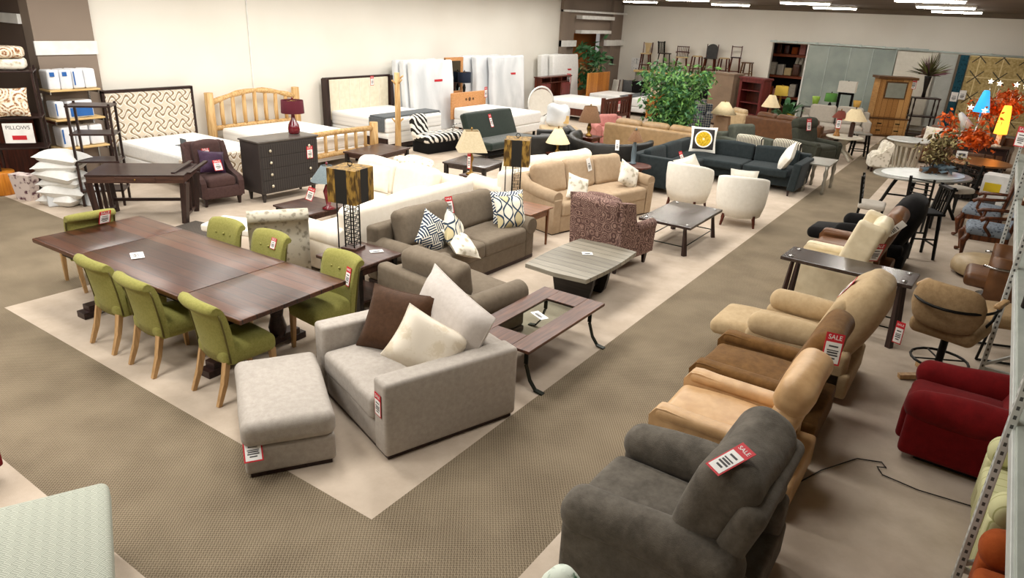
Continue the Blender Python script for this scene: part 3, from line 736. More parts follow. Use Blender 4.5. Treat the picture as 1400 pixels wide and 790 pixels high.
struct(MB().box((XL+.012, 7.47, ZC/2), (.02, .03, ZC), r=.002).build('trim_3', M['white_trim']))
# the brown bay at the far end of the left wall, with a doorway
Y0, Y1 = 20.8, 26.0; dy0, dy1, dz = 21.9, 24.4, 2.62
b = MB(); b.box((XL-.1, (Y0+dy0)/2, ZC/2), (.2, dy0-Y0, ZC)).box((XL-.1, (dy1+Y1)/2, ZC/2), (.2, Y1-dy1, ZC)).box((XL-.1, (dy0+dy1)/2, (dz+ZC)/2), (.2, dy1-dy0, ZC-dz))
struct(b.build('wall_left_far', M['brown_wall']))
b = MB(); b.box((XL+.06, 21.0, ZC/2), (.12, .4, ZC)).box((XL+.06, 25.0, ZC/2), (.12, .35, ZC)); struct(b.build('wall_left_pilaster', M['brown_wall']))
wall('trim_4', (XL+.07, (Y0+dy0)/2, 2.26), (.13, dy0-Y0, .22), M['white_trim']); wall('trim_5', (XL+.07, (dy1+Y1)/2, 2.26), (.13, Y1-dy1, .22), M['white_trim'])
wall('trim_6', (XL+.09, (Y0+Y1)/2, 3.4), (.2, Y1-Y0, .07), M['white_trim'])
wall('trim_7', (XL+.12, (dy0+dy1)/2+.1, 2.68), (.28, dy1-dy0, .12), M['white_trim']); wall('trim_8', (XL+.12, (dy0+dy1)/2+.2, 3.2), (.28, dy1-dy0+.2, .13), M['white_trim'])
wall('wall_left_passage', (XL-1.0, 23.2, ZC/2), (.1, 4.6, ZC), wallpaint('warm_passage_paint', '9a5c30', 'b8763e'))
# the far wall with the storeroom opening
ox0, ox1, oz = -4.83, -3.51, 2.62
b = MB(); b.box(((XL-.4+ox0)/2, YF+.1, ZC/2), (ox0-XL+.4, .2, ZC)).box(((ox1+XR)/2, YF+.1, ZC/2), (XR-ox1, .2, ZC)).box(((ox0+ox1)/2, YF+.1, (oz+ZC)/2), (ox1-ox0, .2, ZC-oz))
struct(b.build('wall_far', M['wall']))
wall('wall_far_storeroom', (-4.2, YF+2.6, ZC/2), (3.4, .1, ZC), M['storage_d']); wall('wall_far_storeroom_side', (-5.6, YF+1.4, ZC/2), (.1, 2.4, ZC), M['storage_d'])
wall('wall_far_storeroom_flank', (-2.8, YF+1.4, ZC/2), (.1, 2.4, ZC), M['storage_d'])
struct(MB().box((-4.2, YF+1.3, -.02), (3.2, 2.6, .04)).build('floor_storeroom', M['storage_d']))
wall('wall_right', (XR+.1, (YN+YF)/2, ZC/2), (.2, YF-YN, ZC), M['wall']); wall('wall_near', ((XL+XR)/2-1, YN-.1, ZC/2), (XR-XL+2.4, .2, ZC), M['wall'])
struct(MB().box(((XL+XR)/2-1, (YN+YF)/2+1.3, ZC+.05), (XR-XL+2.6, YF-YN+3, .1)).build('ceiling', M['ceil']))
for i, (a, c, s) in enumerate((('left', (XL+.012, 12.4, .06), (.024, 16.6, .12)), ('far', (-7.9, YF-.012, .06), (6.0, .024, .12)))): struct(MB().box(c, s).build('baseboard_'+a, M['white_trim']))
wall('trim_9', ((XL+XR)/2, YF-.12, 3.83), (XR-XL, .24, .15), M['ceil'])
# frosted partition on the far wall
t = thing('glass_partition', 'tall frosted grey glass partition of four panels under a pale rail', 'partition', (0, YF-.12, 0))
for k in range(4):
    x0 = -3.5+k*.735; MB().box((x0+.3675, 0, 1.33), (.73, .02, 2.58), r=.002).build('glass_panel', M['frost'], t)
    MB().box((x0+.735, -.015, 1.33), (.03, .035, 2.6)).build('mullion', M['rail'], t)
MB().box((-3.5, -.015, 1.33), (.05, .06, 2.64)).build('mullion', M['white_trim'], t)
r = MB().box((-2.25, -.04, 2.68), (5.3, .05, .06)).build('rail', M['rail'], t)
for k in range(7): MB().box((-4.7+k*.74, -.06, 2.68), (.09, .06, .09)).build('rail_bracket', M['rail'], r)
# storeroom rack seen through the opening
t = thing('storage_rack', 'dark storeroom rack with orange beams seen through the opening', 'rack', (-4.2, YF+1.7, 0))
for x in (-.95, .95): MB().box((x, 0, 1.5), (.08, .7, 3.0)).build('upright', M['dark_wall'], t)
for z in (.55, 1.35, 2.15): MB().box((0, -.3, z), (1.9, .06, .1)).build('beam', M['beam'], t); MB().box((0, 0, z+.03), (1.86, .6, .02)).build('deck', M['storage_d'], t)
for k in range(5):
    o = MB().tube([(0, 0, 0), (.12, 0, .72)], .075, 10).build('rolled_rug', M['rolled']); o.location = (-4.25+k*.16, YF+1.45, 1.41 if k % 2 else 1.40); tag(o, 'rolled pale rug standing in the storeroom rack', 'rug', 'rolled rugs in the storeroom rack')
goods = (M['rust' if 'rust' in M else 'orange'], M['rolled'], M['carved'], M['pink'], M['ltgrey'], M['cherry'], M['floral'], M['wicker'])
q = random.Random(9)
for k in range(12):
    z = (.61, 1.41, 2.21)[k % 3]; w = q.uniform(.2, .3); h = q.uniform(.25, .5); o = MB().rb((0, 0, h/2), (w, .3, h), .03, n=2).build('stored_goods', goods[k % 8]); o.location = (-5.0+(k//3)*.3+(.0 if z < 2 else .12), YF+1.32, z); tag(o, ('boxed goods on the %s shelf of the storeroom rack, %s from the oatmeal wall edge' % (('lowest', 'middle', 'top')[k % 3], ('first', 'second', 'third', 'fourth')[k//3])), 'goods', 'goods stored in the storeroom rack')
for k in range(0):
    o = MB().cush((0, 0, .2), (.4, .3, .4), .06).build('packed_bundle', (M['ltgrey'], M['brown_micro'], M['red'], M['rolled'])[k]); o.location = (-4.75+k*.33, YF+1.5, (2.22, .6, .6, 2.22)[k])
    tag(o, ('pale grey bundle at the top of the storeroom rack', 'brown bundle low in the storeroom rack', 'red bundle low in the storeroom rack', 'cream bundle at the top of the storeroom rack')[k], 'bundle')
# ------------------------------------------------------------------ ceiling lights
def fixture(x, y, label):
    t = thing('ceiling_light', label, 'light', (x, y, 0), 0, 'fluorescent ceiling fixtures')
    MB().box((0, 0, 3.86), (1.34, .24, .05)).build('housing', M['white_trim'], t)
    MB().rb((0, 0, 3.82), (1.28, .19, .05), .02, n=3).build('diffuser', M['lamp_white'], t)
    for s in (-1, 1): MB().tube([(s*.5, 0, 3.87), (s*.5, 0, ZC)], .006, 6).build('suspension_wire', M['chrome'], t)
for (x, y, l) in ((1.1, 15, 'fluorescent ceiling light, first of the row of three above the round tables'), (1.1, 19, 'fluorescent ceiling light, middle of the row of three above the round tables'), (1.1, 23, 'fluorescent ceiling light, third of the row above the round tables, towards the hanging rugs'),
                  (-2.3, 19, 'fluorescent ceiling light above the dark teal sectional, closer of a pair'), (-2.3, 23, 'fluorescent ceiling light above the brown leather sofa, farther of a pair'),
                  (-5.7, 19, 'fluorescent ceiling light above the beds, closer of two before the bar stools'), (-5.7, 23, 'fluorescent ceiling light before the bar stools, farther of two'), (-9.1, 23, 'fluorescent ceiling light near the brown bay at the wall end')): fixture(x, y, l)
def area(x, y, sx, sy, e, rx=0, ry=0, z=3.8):
    l = bpy.data.lights.new('lamp', 'AREA'); l.shape = 'RECTANGLE'; l.size = sx; l.size_y = sy; l.energy = e; l.color = (1, .965, .905)
    o = bpy.data.objects.new('lamp', l); COL.objects.link(o); o.location = (x, y, z); o.rotation_euler = (R(rx), R(ry), 0)
LE = 95
for x, k in ((-9.1, .40), (-5.7, .40), (-2.3, .56), (1.1, .26)):      # fixture rows go on overhead, extra lamps added between to soften the light, weaker under the balcony side
    for y in (-3, -1, 1, 3, 5, 7, 9, 11, 13, 15) + ((17, 19) if x < -9 else ()):
        if x > 0 and (y < 1 or y > 13): continue
        area(x, y, 1.28, .6, LE*k*(1.15 if y < 4 else 1))
for y in (6.2, 10, 14, 18): area(-9.4, y, .8, .3, 13, 0, -38)     # spotlights washing the long left wall
w = bpy.data.worlds.new('world'); SC.world = w; w.use_nodes = True; w.node_tree.nodes['Background'].inputs[0].default_value = (.9, .85, .8, 1); w.node_tree.nodes['Background'].inputs[1].default_value = .25
vs = SC.view_settings; vs.view_transform = 'Standard'; vs.look = 'None'; vs.gamma = 1; vs.use_curve_mapping = False; vs.exposure = 0.4
SC.cycles.max_bounces = 6; SC.cycles.diffuse_bounces = 4; SC.cycles.glossy_bounces = 3; SC.cycles.transmission_bounces = 6; SC.cycles.caustics_reflective = False; SC.cycles.caustics_refractive = False
SC.cycles.use_denoising = True; SC.cycles.sample_clamp_indirect = 6
# ------------------------------------------------------------------ the island in front: grey chair, ottoman, dining set
t = sofa('lounge_chair', 'oversized light grey chair with block arms at the carpet corner', 'armchair', (-.80, 1.31, 0), -19, 1.35, 1.22, M['chair_grey'], n=1, fh=.035, base=.26, seat=.45, aw=.2, ah=.66, bh=.645, bt=.2, plinth=True, nobackc=True)
c = pillow('back_cushion', None, (.08, .29, .72), (70, 12, 2), .92, .66, .3, M['grey_pillow'], None, pinch=.05); c.parent = t
pillow('throw_pillow', 'dark brown velvet pillow on the grey chair', (-1.0, 1.32, .71), (58, 0, 10), .64, .56, .2, M['brown_velvet'])
pillow('throw_pillow', 'cream patterned pillow on the grey chair', (-.50, 1.14, .70), (58, 30, 34), .58, .46, .2, M['cream_pillow'])
tag_on('oversized light grey', 'sale tag on the front of the grey chair arm', (-.41, .5, .5), .1, .19)
t = thing('ottoman', 'light grey upholstered ottoman in front of the oversized chair', 'ottoman', (-1.27, .31, 0), -33)
MB().box((0, 0, .02), (1.02, .58, .04)).build('plinth', M['darkwood'], t); MB().rb((0, 0, .14), (1.05, .64, .22), .03, n=3).build('base', M['chair_grey'], t)
MB().cush((0, 0, .345), (1.08, .66, .2), .07, puff=.02, wob=.003).build('cushion', M['chair_grey'], t)
tag_on('light grey upholstered ottoman', 'sale tag at the corner of the grey ottoman', (-.65, -.40, .5), .13, .19)
# dining table
t = thing('dining_table', 'large dark cherry dining table with plank top and end leaves', 'table', (-3.63, .97, 0), 1.8)
for i, (x0, x1) in enumerate(((-1.71, -.86), (-.855, .855), (.86, 1.71))):
    MB().rb(((x0+x1)/2, 0, .738), (x1-x0-.004, 1.2, .045), .008, n=2).build('leaf' if i != 1 else 'tabletop', M['table_wood'], t)
b = MB(); b.box((0, -.5, .675), (2.6, .03, .08)).box((0, .5, .675), (2.6, .03, .08)).box((-1.3, 0, .675), (.03, 1.0, .08)).box((1.3, 0, .675), (.03, 1.0, .08)); b.build('apron', M['seam'], t)
for sx in (-1, 1):
    p = MB(); p.box((sx*1.05, 0, .62), (.12, .9, .07)).lathe([(.07, .1), (.09, .2), (.06, .32), (.085, .46), (.06, .58)], (sx*1.05, -.28, 0), 14).lathe([(.07, .1), (.09, .2), (.06, .32), (.085, .46), (.06, .58)], (sx*1.05, .28, 0), 14)
    p.box((sx*1.05, 0, .09), (.13, 1.0, .08)).box((sx*1.05, -.5, .035), (.15, .13, .07)).box((sx*1.05, .5, .035), (.15, .13, .07)); p.build('trestle', M['darkwood'], t)
MB().box((0, 0, .16), (2.1, .08, .09)).build('stretcher', M['darkwood'], t)
tag_on('large dark cherry', 'sale card lying flat on the dark cherry dining table', (-4.73, 1.09, .5), .2, .12, True, spin=-60)
for (x, y, rz, l) in ((-3.80, .47, 180, 'lime green dining chair at the long table, farthest of three on the aisle side'), (-3.08, .46, 178, 'lime green dining chair at the long table, middle of three on the aisle side'), (-2.2, .54, 176, 'lime green dining chair at the long table, next to the grey ottoman'),
                      (-5.62, .98, -95, 'lime green dining chair at the head of the long table'), (-3.98, 1.5, 2, 'lime green dining chair at the far side of the table, beside the white bench'), (-3.27, 1.55, 0, 'lime green dining chair in front of the floral rolled-back chair'), (-2.22, 1.58, -4, 'lime green dining chair by the end table, turned towards the big table')):
    green_chair((x, y, 0), rz, l)
tag_on('lime green dining chair at the head', 'sale tag on the green chair at the head of the table', (-6.48, 1.62, .5), .13, .17)
tag_on('lime green dining chair by the end', 'sale tag on the green chair by the end table', (-2.51, 2.17, .5), .09, .19)
tag_on('lime green dining chair in front of the floral', 'sale tag on the green chair in front of the floral chair', (-4.0, 2.36, .5), .09, .12)
# white bench, striped mat, floral chair
t = thing('storage_bench', 'white low bench behind the green dining chairs', 'bench', (-5.15, 2.72, 0), 20)
MB().rb((0, 0, .4), (.9, .5, .1), .03, n=3).build('seat', M['white_uph'], t); feet(t, .86, .46, .36, M['white_paint'], 'taper', .06, .025, 'leg')
o = MB().box((0, 0, .006), (.95, .55, .012), r=.003).build('floor_mat', M['dark_rug']); o.location = (-6.5, 3.0, 0); o.rotation_euler = (0, 0, R(10)); tag(o, 'grey striped mat on the floor beside the dark desk', 'mat')
t = thing('rolled_back_chair', 'grey floral upholstered chair with rolled back, seen from behind', 'armchair', (-4.07, 2.48, 0), -124)
MB().cush((0, -.06, .4), (.62, .6, .2), .07, puff=.02).build('seat', M['floral'], t)
rings = []
for k in range(9):
    u = -1+2*k/8; rings.append([(u*.34, y, z) for (y, z) in [(.2, .1), (.2, .5), (.22, .8), (.25, .9), (.29, .965), (.36, .975), (.41, .93), (.41, .87), (.37, .835), (.33, .83), (.31, .6), (.3, .1)]])
MB().loft(rings).build('backrest', M['floral'], t); feet(t, .6, .6, .12, M['darkwood_z'], 'taper', .06, .025, 'leg')
# end table with panel lamp
t = leg_table('end_table', 'dark square end table with bowed edge under the panel lamp', 'table', (-2.76, 2.57, 0), 0, .68, .68, .6, M['walnut_x'], M['ebony'], .04, .1, .06, .14, 'straight', inset=.07)
tag_on('dark square end table', 'sale card lying on the dark end table beside the lamp', (-2.88, 2.96, .5), .15, .09, True, spin=20)
panel_lamp('square bamboo and black panel lamp on the dark end table', (-2.95, 2.66, .6), 12)
panel_lamp('square bamboo and black panel lamp beside the tan sofa', (-2.82, 5.80, .58), 30)
# taupe loveseat and its chair
sofa('loveseat', 'taupe two-seat sofa with patterned throw pillows', 'sofa', (-2.66, 4.20, 0), 88, 2.30, 1.0, M['taupe'], n=2, fh=.05, base=.28, seat=.47, aw=.24, ah=.6, arm='roll', bh=.74, bt=.2, bch=.92, bct=.26, plinth=True)
tag_on('taupe two-seat', 'sale tag on the back cushion of the taupe sofa', (-3.62, 5.23, .5), .1, .22, spin=12)
pillow('throw_pillow', 'blue maze print pillow at the near arm of the taupe sofa', (-2.5, 3.55, .68), (68, 35, 70), .44, .44, .16, M['maze'])
pillow('throw_pillow', 'ogee print pillow leaning beside the maze pillow', (-2.36, 3.78, .66), (70, 40, 100), .46, .46, .16, M['ogee'])
pillow('throw_pillow', 'ogee print pillow at the far arm of the taupe sofa', (-2.36, 5.0, .68), (68, 0, 66), .46, .46, .15, M['ogee'])
pillow('throw_pillow', 'blue maze print pillow behind the ogee pillow at the far arm', (-2.48, 5.12, .70), (70, 0, 60), .5, .46, .13, M['maze'])
pillow('throw_pillow', 'pale leaf print pillow lying low on the taupe sofa', (-2.2, 3.72, .56), (30, 20, 80), .42, .42, .14, M['floral_lt'])
sofa('armchair', 'taupe wide armchair with its back to the grey chair', 'armchair', (-1.62, 2.82, 0), 172, 1.42, .96, M['taupe'], n=1, fh=.05, base=.28, seat=.46, aw=.24, ah=.56, arm='roll', bh=.62, bt=.16, bch=.84, bct=.26, plinth=True, tilt=10)
# oak end table, tan sofa, ivory sofa behind
leg_table('end_table', 'golden oak end table between the taupe and tan sofas', 'table', (-2.58, 5.66, 0), 0, .66, .62, .58, M['oak'], M['oak_z'], .025, .1, .04, 0, 'taper')
sale_tag('sale tag hanging from the golden oak end table', (-2.235, 5.40, .50), (0, 0, 75), .07, .18)
t = sofa('sofa', 'tan fabric sofa with rolled arms and three back cushions', 'sofa', (-2.63, 7.66, 0), 76, 2.5, .98, M['tan_sofa'], n=2, nb=3, fh=.02, base=.28, seat=.48, aw=.2, ah=.64, arm='slope', bh=.82, bt=.18, bch=.98, bct=.22, plinth=True)
tag_on('tan fabric sofa', 'sale tag on the middle cushion of the tan sofa', (-3.59, 9.52, .5), .09, .22, True, spin=12)
pillow('throw_pillow', 'patterned beige pillow at the near arm of the tan sofa', (-2.42, 6.98, .66), (64, 20, 60), .4, .4, .16, M['floral_lt'])
pillow('throw_pillow', 'patterned beige pillow at the far arm of the tan sofa', (-2.2, 8.38, .68), (66, 30, 66), .46, .42, .16, M['floral_lt'])
sofa('sofa', 'ivory sofa standing back to back with the tan sofa', 'sofa', (-3.62, 7.75, 0), -104, 2.6, .95, M['ivory'], n=2, nb=2, fh=.04, base=.28, seat=.47, aw=.26, ah=.64, arm='roll', bh=.84, bt=.2, bch=.98, bct=.22, plinth=True, barr=.09)
# ivory sectional behind the taupe sofa
t = thing('sectional_sofa', 'ivory sectional sofa behind the taupe loveseat', 'sofa', (-4.2, 4.3, 0), 0)
m = M['ivory']
b = MB(); b.rb((.32, -.22, .17), (.86, 2.3, .26), .03, n=2).rb((-.7, .82, .17), (1.6, .9, .26), .03, n=2); b.build('seat_base', m, t)
MB().rb((.68, .0, .46), (.2, 2.6, .84), .08, n=3).build('back_frame', m, t); MB().rb((-.3, 1.2, .46), (1.9, .2, .84), .08, n=3).build('back_frame', m, t)
for y in (-.72, .12): MB().cush((.2, y, .39), (.8, .82, .2), .06, puff=.02).build('seat_cushion', m, t)
for x in (-.95, -.12): MB().cush((x, .78, .39), (.82, .78, .2), .06, puff=.02).build('seat_cushion', m, t)
for x in (-.95, -.12): MB().cush((0, 0, 0), (.84, .24, .54), .1, wob=.008, pinch=.04, M=T(x, .98, .7) @ RX(-12)).build('back_cushion', m, t)
for y in (-.72, .12): MB().cush((0, 0, 0), (.24, .84, .42), .1, wob=.008, pinch=.04, M=T(.5, y, .64) @ RY(12)).build('back_cushion', m, t)
MB().rb((.3, -1.3, .26), (.86, .2, .44), .05, n=3).tube([(-.14, -1.3, .52), (-.12, -1.3, .52), (.7, -1.3, .52), (.73, -1.3, .52)], [.11, .135, .135, .11], 18).build('arm', m, t)
MB().rb((-1.42, .82, .26), (.2, .88, .44), .05, n=3).tube([(-1.42, .36, .52), (-1.42, .38, .52), (-1.42, 1.2, .52)], [.1, .13, .13], 18).build('arm', m, t)
pillow('throw_pillow', 'cream fringed pillow in the corner of the ivory sectional', (-4.98, 5.12, .7), (70, 0, 10), .42, .42, .15, M['ivory'])
table_lamp('blue grey cone lamp shade lamp beside the ivory sectional', (-4.95, 4.06, .42), [(.09, 0), (.1, .02), (.03, .05), (.05, .16), (.07, .26), (.03, .36), (.015, .44)], M['burg_glass'], .24, .08, .22, .42, fabric('blue_grey_shade', '5f6a6e', '7c878a', 20))
leg_table('coffee_table', 'dark brown low table before the ivory sectional', 'table', (-5.3, 4.02, 0), 0, .8, .75, .42, M['walnut_x'], M['ebony'], .03, .08, .06, 0, 'straight')
sale_tag('sale tag hanging from the blue grey lamp', (-5.02, 3.84, .76), (0, 20, 40), .1, .2)
t = wing_chair('armchair', 'pale floral armchair behind the ivory sectional', (-4.85, 6.2, 0), 175, .95, .85, M['floral_lt'], .92, .1, 'slope')
# coffee tables
t = thing('coffee_table', 'grey plank coffee table with curved dark base', 'table', (-.94, 4.53, 0), 0)
b = MB(); b.prism([(-.41, -.66), (-.44, -.3), (-.45, 0), (-.44, .3), (-.41, .66), (0, .70), (.41, .66), (.44, .3), (.45, 0), (.44, -.3), (.41, -.66), (0, -.70)], .42, .47, 'z'); b.build('tabletop', M['plank_grey'], t)
for s in (-1, 1):
    p = MB(); p.prism([(-.30, .42), (-.27, .2), (-.24, .06), (-.2, 0), (.2, 0), (.24, .06), (.27, .2), (.3, .42), (.13, .42), (.11, .3), (.06, .25), (-.06, .25), (-.11, .3), (-.13, .42)], s*.2-.03, s*.2+.03, 'y'); p.build('leg_panel', M['ebony'], t)
MB().box((0, 0, .13), (.3, .4, .05)).build('stretcher', M['ebony'], t)
tag_on('grey plank coffee', 'sale card on the grey plank coffee table', (-1.06, 4.87, .4), .13, .1, True)
t = thing('coffee_table', 'walnut coffee table with glass centre and curved iron feet', 'table', (-.44, 2.72, 0), 0)
w, d = .74, 1.44; b = MB()
b.box((-w/2+.1, 0, .435), (.2, d, .03)).box((w/2-.1, 0, .435), (.2, d, .03)).box((0, -d/2+.14, .435), (w-.4, .28, .03)).box((0, d/2-.14, .435), (w-.4, .28, .03)); b.build('tabletop_frame', M['walnut'], t)
MB().box((0, 0, .44), (w-.39, d-.55, .008), r=.001).build('glass_panel', M['glass'], t)
for sx in (-1, 1):
    for sy in (-1, 1):
        x, y = sx*(w/2-.1), sy*(d/2-.12)
        MB().bar((x, y, .42), (x, y+sy*.0, .25), .04, .012).bar((x, y, .25), (x+sx*.05, y, .1), .04, .012).bar((x+sx*.05, y, .1), (x+sx*.11, y, .025), .04, .012).bar((x+sx*.11, y, .02), (x+sx*.2, y, .007), .05, .012).build('leg', M['iron'], t)
tag_on('walnut coffee', 'sale card on the glass centre of the walnut coffee table', (-.48, 2.82, .4), .2, .09, True, spin=-62)
splay_table('coffee_table', 'espresso coffee table with splayed legs in front of the barrel chairs', 'table', (-.82, 7.45, 0), 0, .82, 1.38, .46)
wing_chair('wing_chair', 'plum paisley wing chair with its back to the camera side', (-1.22, 5.86, 0), 172, .88, .92, M['paisley'], 1.0, .15)
# barrel chairs and the dark teal sectional
barrel_chair((-1.52, 9.55, 0), 178, 'white barrel chair behind the espresso coffee table, beside the tan sofa end')
barrel_chair((-.45, 9.22, 0), 196, 'white barrel chair next to the patterned aisle')
pillow('throw_pillow', 'white fringed pillow sitting in the barrel chair by the tan sofa', (-1.62, 9.72, .72), (66, 25, 175), .44, .44, .16, M['white_uph'])
pillow('throw_pillow', 'white pillow sitting in the barrel chair next to the aisle', (-.52, 9.42, .70), (66, 0, 196), .46, .44, .16, M['white_uph'])
sale_tag('sale tag standing up behind the white barrel chair', (-1.9, 9.9, .95), (0, -25, 20), .06, .22)
t = thing('sectional_sofa', 'dark teal corner sectional with track arms', 'sofa', (-1.6, 12.4, 0), 0); m = M['teal']
b = MB(); b.rb((0, .3, .24), (2.8, .9, .24), .02, n=2).rb((-.98, -1.05, .24), (.86, 1.9, .24), .02, n=2); b.build('seat_base', m, t)
MB().rb((0, .66, .42), (2.8, .2, .62), .03, n=3).build('back_frame', m, t); MB().rb((-1.32, -.75, .42), (.18, 2.9, .62), .03, n=3).build('back_frame', m, t)
MB().rb((1.34, .05, .4), (.16, 1.1, .56), .03, n=3, M=T(1.34, 0, 0) @ RY(6) @ T(-1.34, 0, 0)).build('arm', m, t); MB().rb((-.98, -2.1, .41), (.86, .16, .6), .03, n=3).build('arm', m, t)
for x in (-.2, .74): MB().cush((x, .12, .40), (.92, .86, .16), .04, puff=.015, wob=.002).build('seat_cushion', m, t)
for y in (-1.56, -.7): MB().cush((-.9, y, .40), (.68, .84, .16), .04, puff=.015, wob=.002).build('seat_cushion', m, t)
MB().cush((-.9, .12, .40), (.68, .78, .16), .04, puff=.015, wob=.002).build('seat_cushion', m, t)
for x in (-.2, .74): MB().cush((0, 0, 0), (.92, .16, .34), .05, wob=.002, M=T(x, .5, .62) @ RX(-8)).build('back_cushion', m, t)
for y in (-1.56, -.7): MB().cush((0, 0, 0), (.16, .84, .34), .05, wob=.002, M=T(-1.17, y, .62) @ RY(-8)).build('back_cushion', m, t)
for (x, y) in ((1.3, -.4), (1.3, .6), (-1.3, .6), (-1.3, -2.05), (-.6, -2.05)): MB().bar((x, y, .14), (x, y, 0), .05, w1=.03).build('foot', M['darkwood_z'], t)
pillow('throw_pillow', 'white pillow with yellow citrus slice on the teal sectional', (-2.36, 12.45, .82), (70, 0, 22), .56, .56, .14, M['citrus'])
pillow('throw_pillow', 'plain white pillow leaning on the teal sectional arm', (-.5, 12.25, .72), (62, -42, -50), .56, .46, .18, M['white_uph'])
t = pedestal_table('side_table', 'dark cherry round side table between the tan sofa and the teal sectional', 'table', (-2.68, 9.72, 0), .3, .3, .6, M['cherry'], M['cherry'])
table_lamp('small lamp with blue grey base and brown cone shade on the cherry side table', (-2.78, 9.80, .6), [(.07, 0), (.07, .02), (.04, .04), (.05, .2), (.035, .4), (.02, .44)], M['bluegrey'], .15, .05, .19, .44, M['brown_shade'])
t = thing('end_table', 'silver end table with turned legs beside the teal sectional', 'table', (.02, 13.1, 0), 0)
MB().box((0, 0, .6), (.5, .9, .03)).build('tabletop', M['stone'], t)
for sx in (-1, 1):
    for sy in (-1, 1): MB().lathe([(.025, 0), (.04, .04), (.025, .1), (.045, .2), (.03, .3), (.05, .42), (.03, .5), (.045, .585)], (sx*.2, sy*.4, 0), 12).build('leg', plain('silver_leaf', 'a8a396', .35, .6) if sx == -1 and sy == -1 else bpy.data.materials['silver_leaf'], t)
# benches at the near edge of the picture
t = thing('bench', 'pale green chevron upholstered bench at the near carpet edge', 'bench', (-.72, -1.80, 0), -26)
MB().cush((0, 0, .43), (1.2, .94, .16), .05, puff=.006, wob=.001).build('seat', M['chev'], t); MB().rb((0, 0, .3), (1.16, .9, .14), .02, n=2).build('seat_base', M['chev'], t)
feet(t, 1.2, .92, .24, M['darkwood_z'], 'bun', .06, .025, 'leg')

t = thing('ottoman', 'crimson ottoman at the extreme near edge of the light carpet', 'ottoman', (-2.50, -1.64, 0), 25)
MB().cush((0, 0, .34), (.72, .6, .16), .06, puff=.02).build('cushion', M['red'], t); MB().rb((0, 0, .2), (.68, .56, .16), .02, n=2).build('base', M['red'], t); feet(t, .66, .54, .14, M['darkwood'], 'block')
o = MB().lathe([(.08, 0), (.1, .06), (.125, .2), (.13, .33), (.11, .46), (.06, .535), (.01, .55)], (0, 0, 0), 22).build('garden_stool', M['greyleaf']); o.location = (1.53, -.13, 0); tag(o, 'white ceramic garden stool with green leaf print below the charcoal recliner', 'stool')
# ------------------------------------------------------------------ left: display shelves, pillows, desk
def open_shelf(name, label, loc, rz, w, d, h, zs, m, sm=None, post=.035, cat='shelf', flare=0):
    t = thing(name, label, cat, loc, rz); sm = sm or m
    for sx in (-1, 1):
        for sy in (-1, 1): MB().bar((sx*(w/2-post/2)*(1+flare), sy*(d/2-post/2), 0), (sx*(w/2-post/2), sy*(d/2-post/2), h), post).build('post', m, t)
    for z in zs: MB().box((0, 0, z), (w+.02, d+.02, .028)).build('shelf_board', sm, t)
    return t
open_shelf('tiered_shelf', 'dark open tiered shelf in front of the packaged bedding', (-8.95, 2.85, 0), 50, .62, .42, 1.62, (.25, .72, 1.15, 1.58), M['darkwood_z'], M['darkwood'])
open_shelf('display_shelf', 'tall dark display shelf holding folded blankets at the wall end', (-10.7, 2.45, 0), 62, .75, .5, 2.05, (.12, .75, 1.25, 1.98), M['darkwood_z'], M['darkwood'])
t = thing('bedding_shelf', 'pale pine wall shelves of packaged bedding on the brown column', 'shelf', (XL+.15, 3.42, 0), 90)
for z in (.62, 1.12, 1.62): MB().box((0, -.22, z), (.84, .44, .03)).build('shelf_board', M['pine_shelf'], t)
for sx in (-1, 1): MB().box((sx*.4, -.02, .9), (.03, .03, 1.8)).build('post', M['chrome'], t); [MB().box((sx*.4, -.2, z-.04), (.02, .4, .05)).build('bracket', M['chrome'], t) for z in (.62, 1.12, 1.62)]
def pack(label, x, y, z, w, d, h, band, rz=90, group=None):
    o = MB().rb((0, 0, h/2), (w, d, h), .03, n=3, wob=.006).build('bedding_pack', M['pack_white']); o.location = (x, y, z); o.rotation_euler = (0, 0, R(rz)); tag(o, label, 'package', group)
    if band == 'top': MB().box((-w*.1, -d/2-.008, h*.78), (w*.4, .004, h*.22), r=.001).build('print', M['pack_blue'], o)
    if band == 'side': MB().box((-w*.36, -d/2-.008, h*.55), (w*.12, .004, h*.7), r=.001).build('print', M['pack_blue'], o)
    if band == 'full': MB().box((0, -d/2-.008, h*.35), (w*.9, .004, h*.5), r=.001).build('print', M['pack_blue'], o)
    return o
for k, (l, bd) in enumerate((('white bedding pack with blue square, at the open end of the top pine shelf', 'top'), ('white bedding pack with blue square, second on the top pine shelf', 'top'), ('white bedding pack with a thin blue stripe on the top pine shelf', 'side'), ('plain white bedding pack at the wall end of the top pine shelf', None))):
    pack(l, XL+.40, 3.11+k*.2, 1.636, .19, .3, .33, bd, group='white bedding packs on the top shelf')
pack('blue and white bedding box on the middle pine shelf', XL+.38, 3.48, 1.136, .42, .3, .3, 'full'); pack('white bedding pack standing on the middle pine shelf', XL+.38, 3.13, 1.136, .16, .3, .3, 'side')
for k, l in enumerate(('white bedding pack on the lowest pine shelf, towards the pillow stack', 'white bedding pack in the middle of the lowest pine shelf', 'white bedding pack on the lowest pine shelf, towards the headboard')): pack(l, XL+.38, 3.18+k*.25, .636, .22, .3, .36, 'side' if k == 0 else None, group='white bedding packs on the lowest shelf')
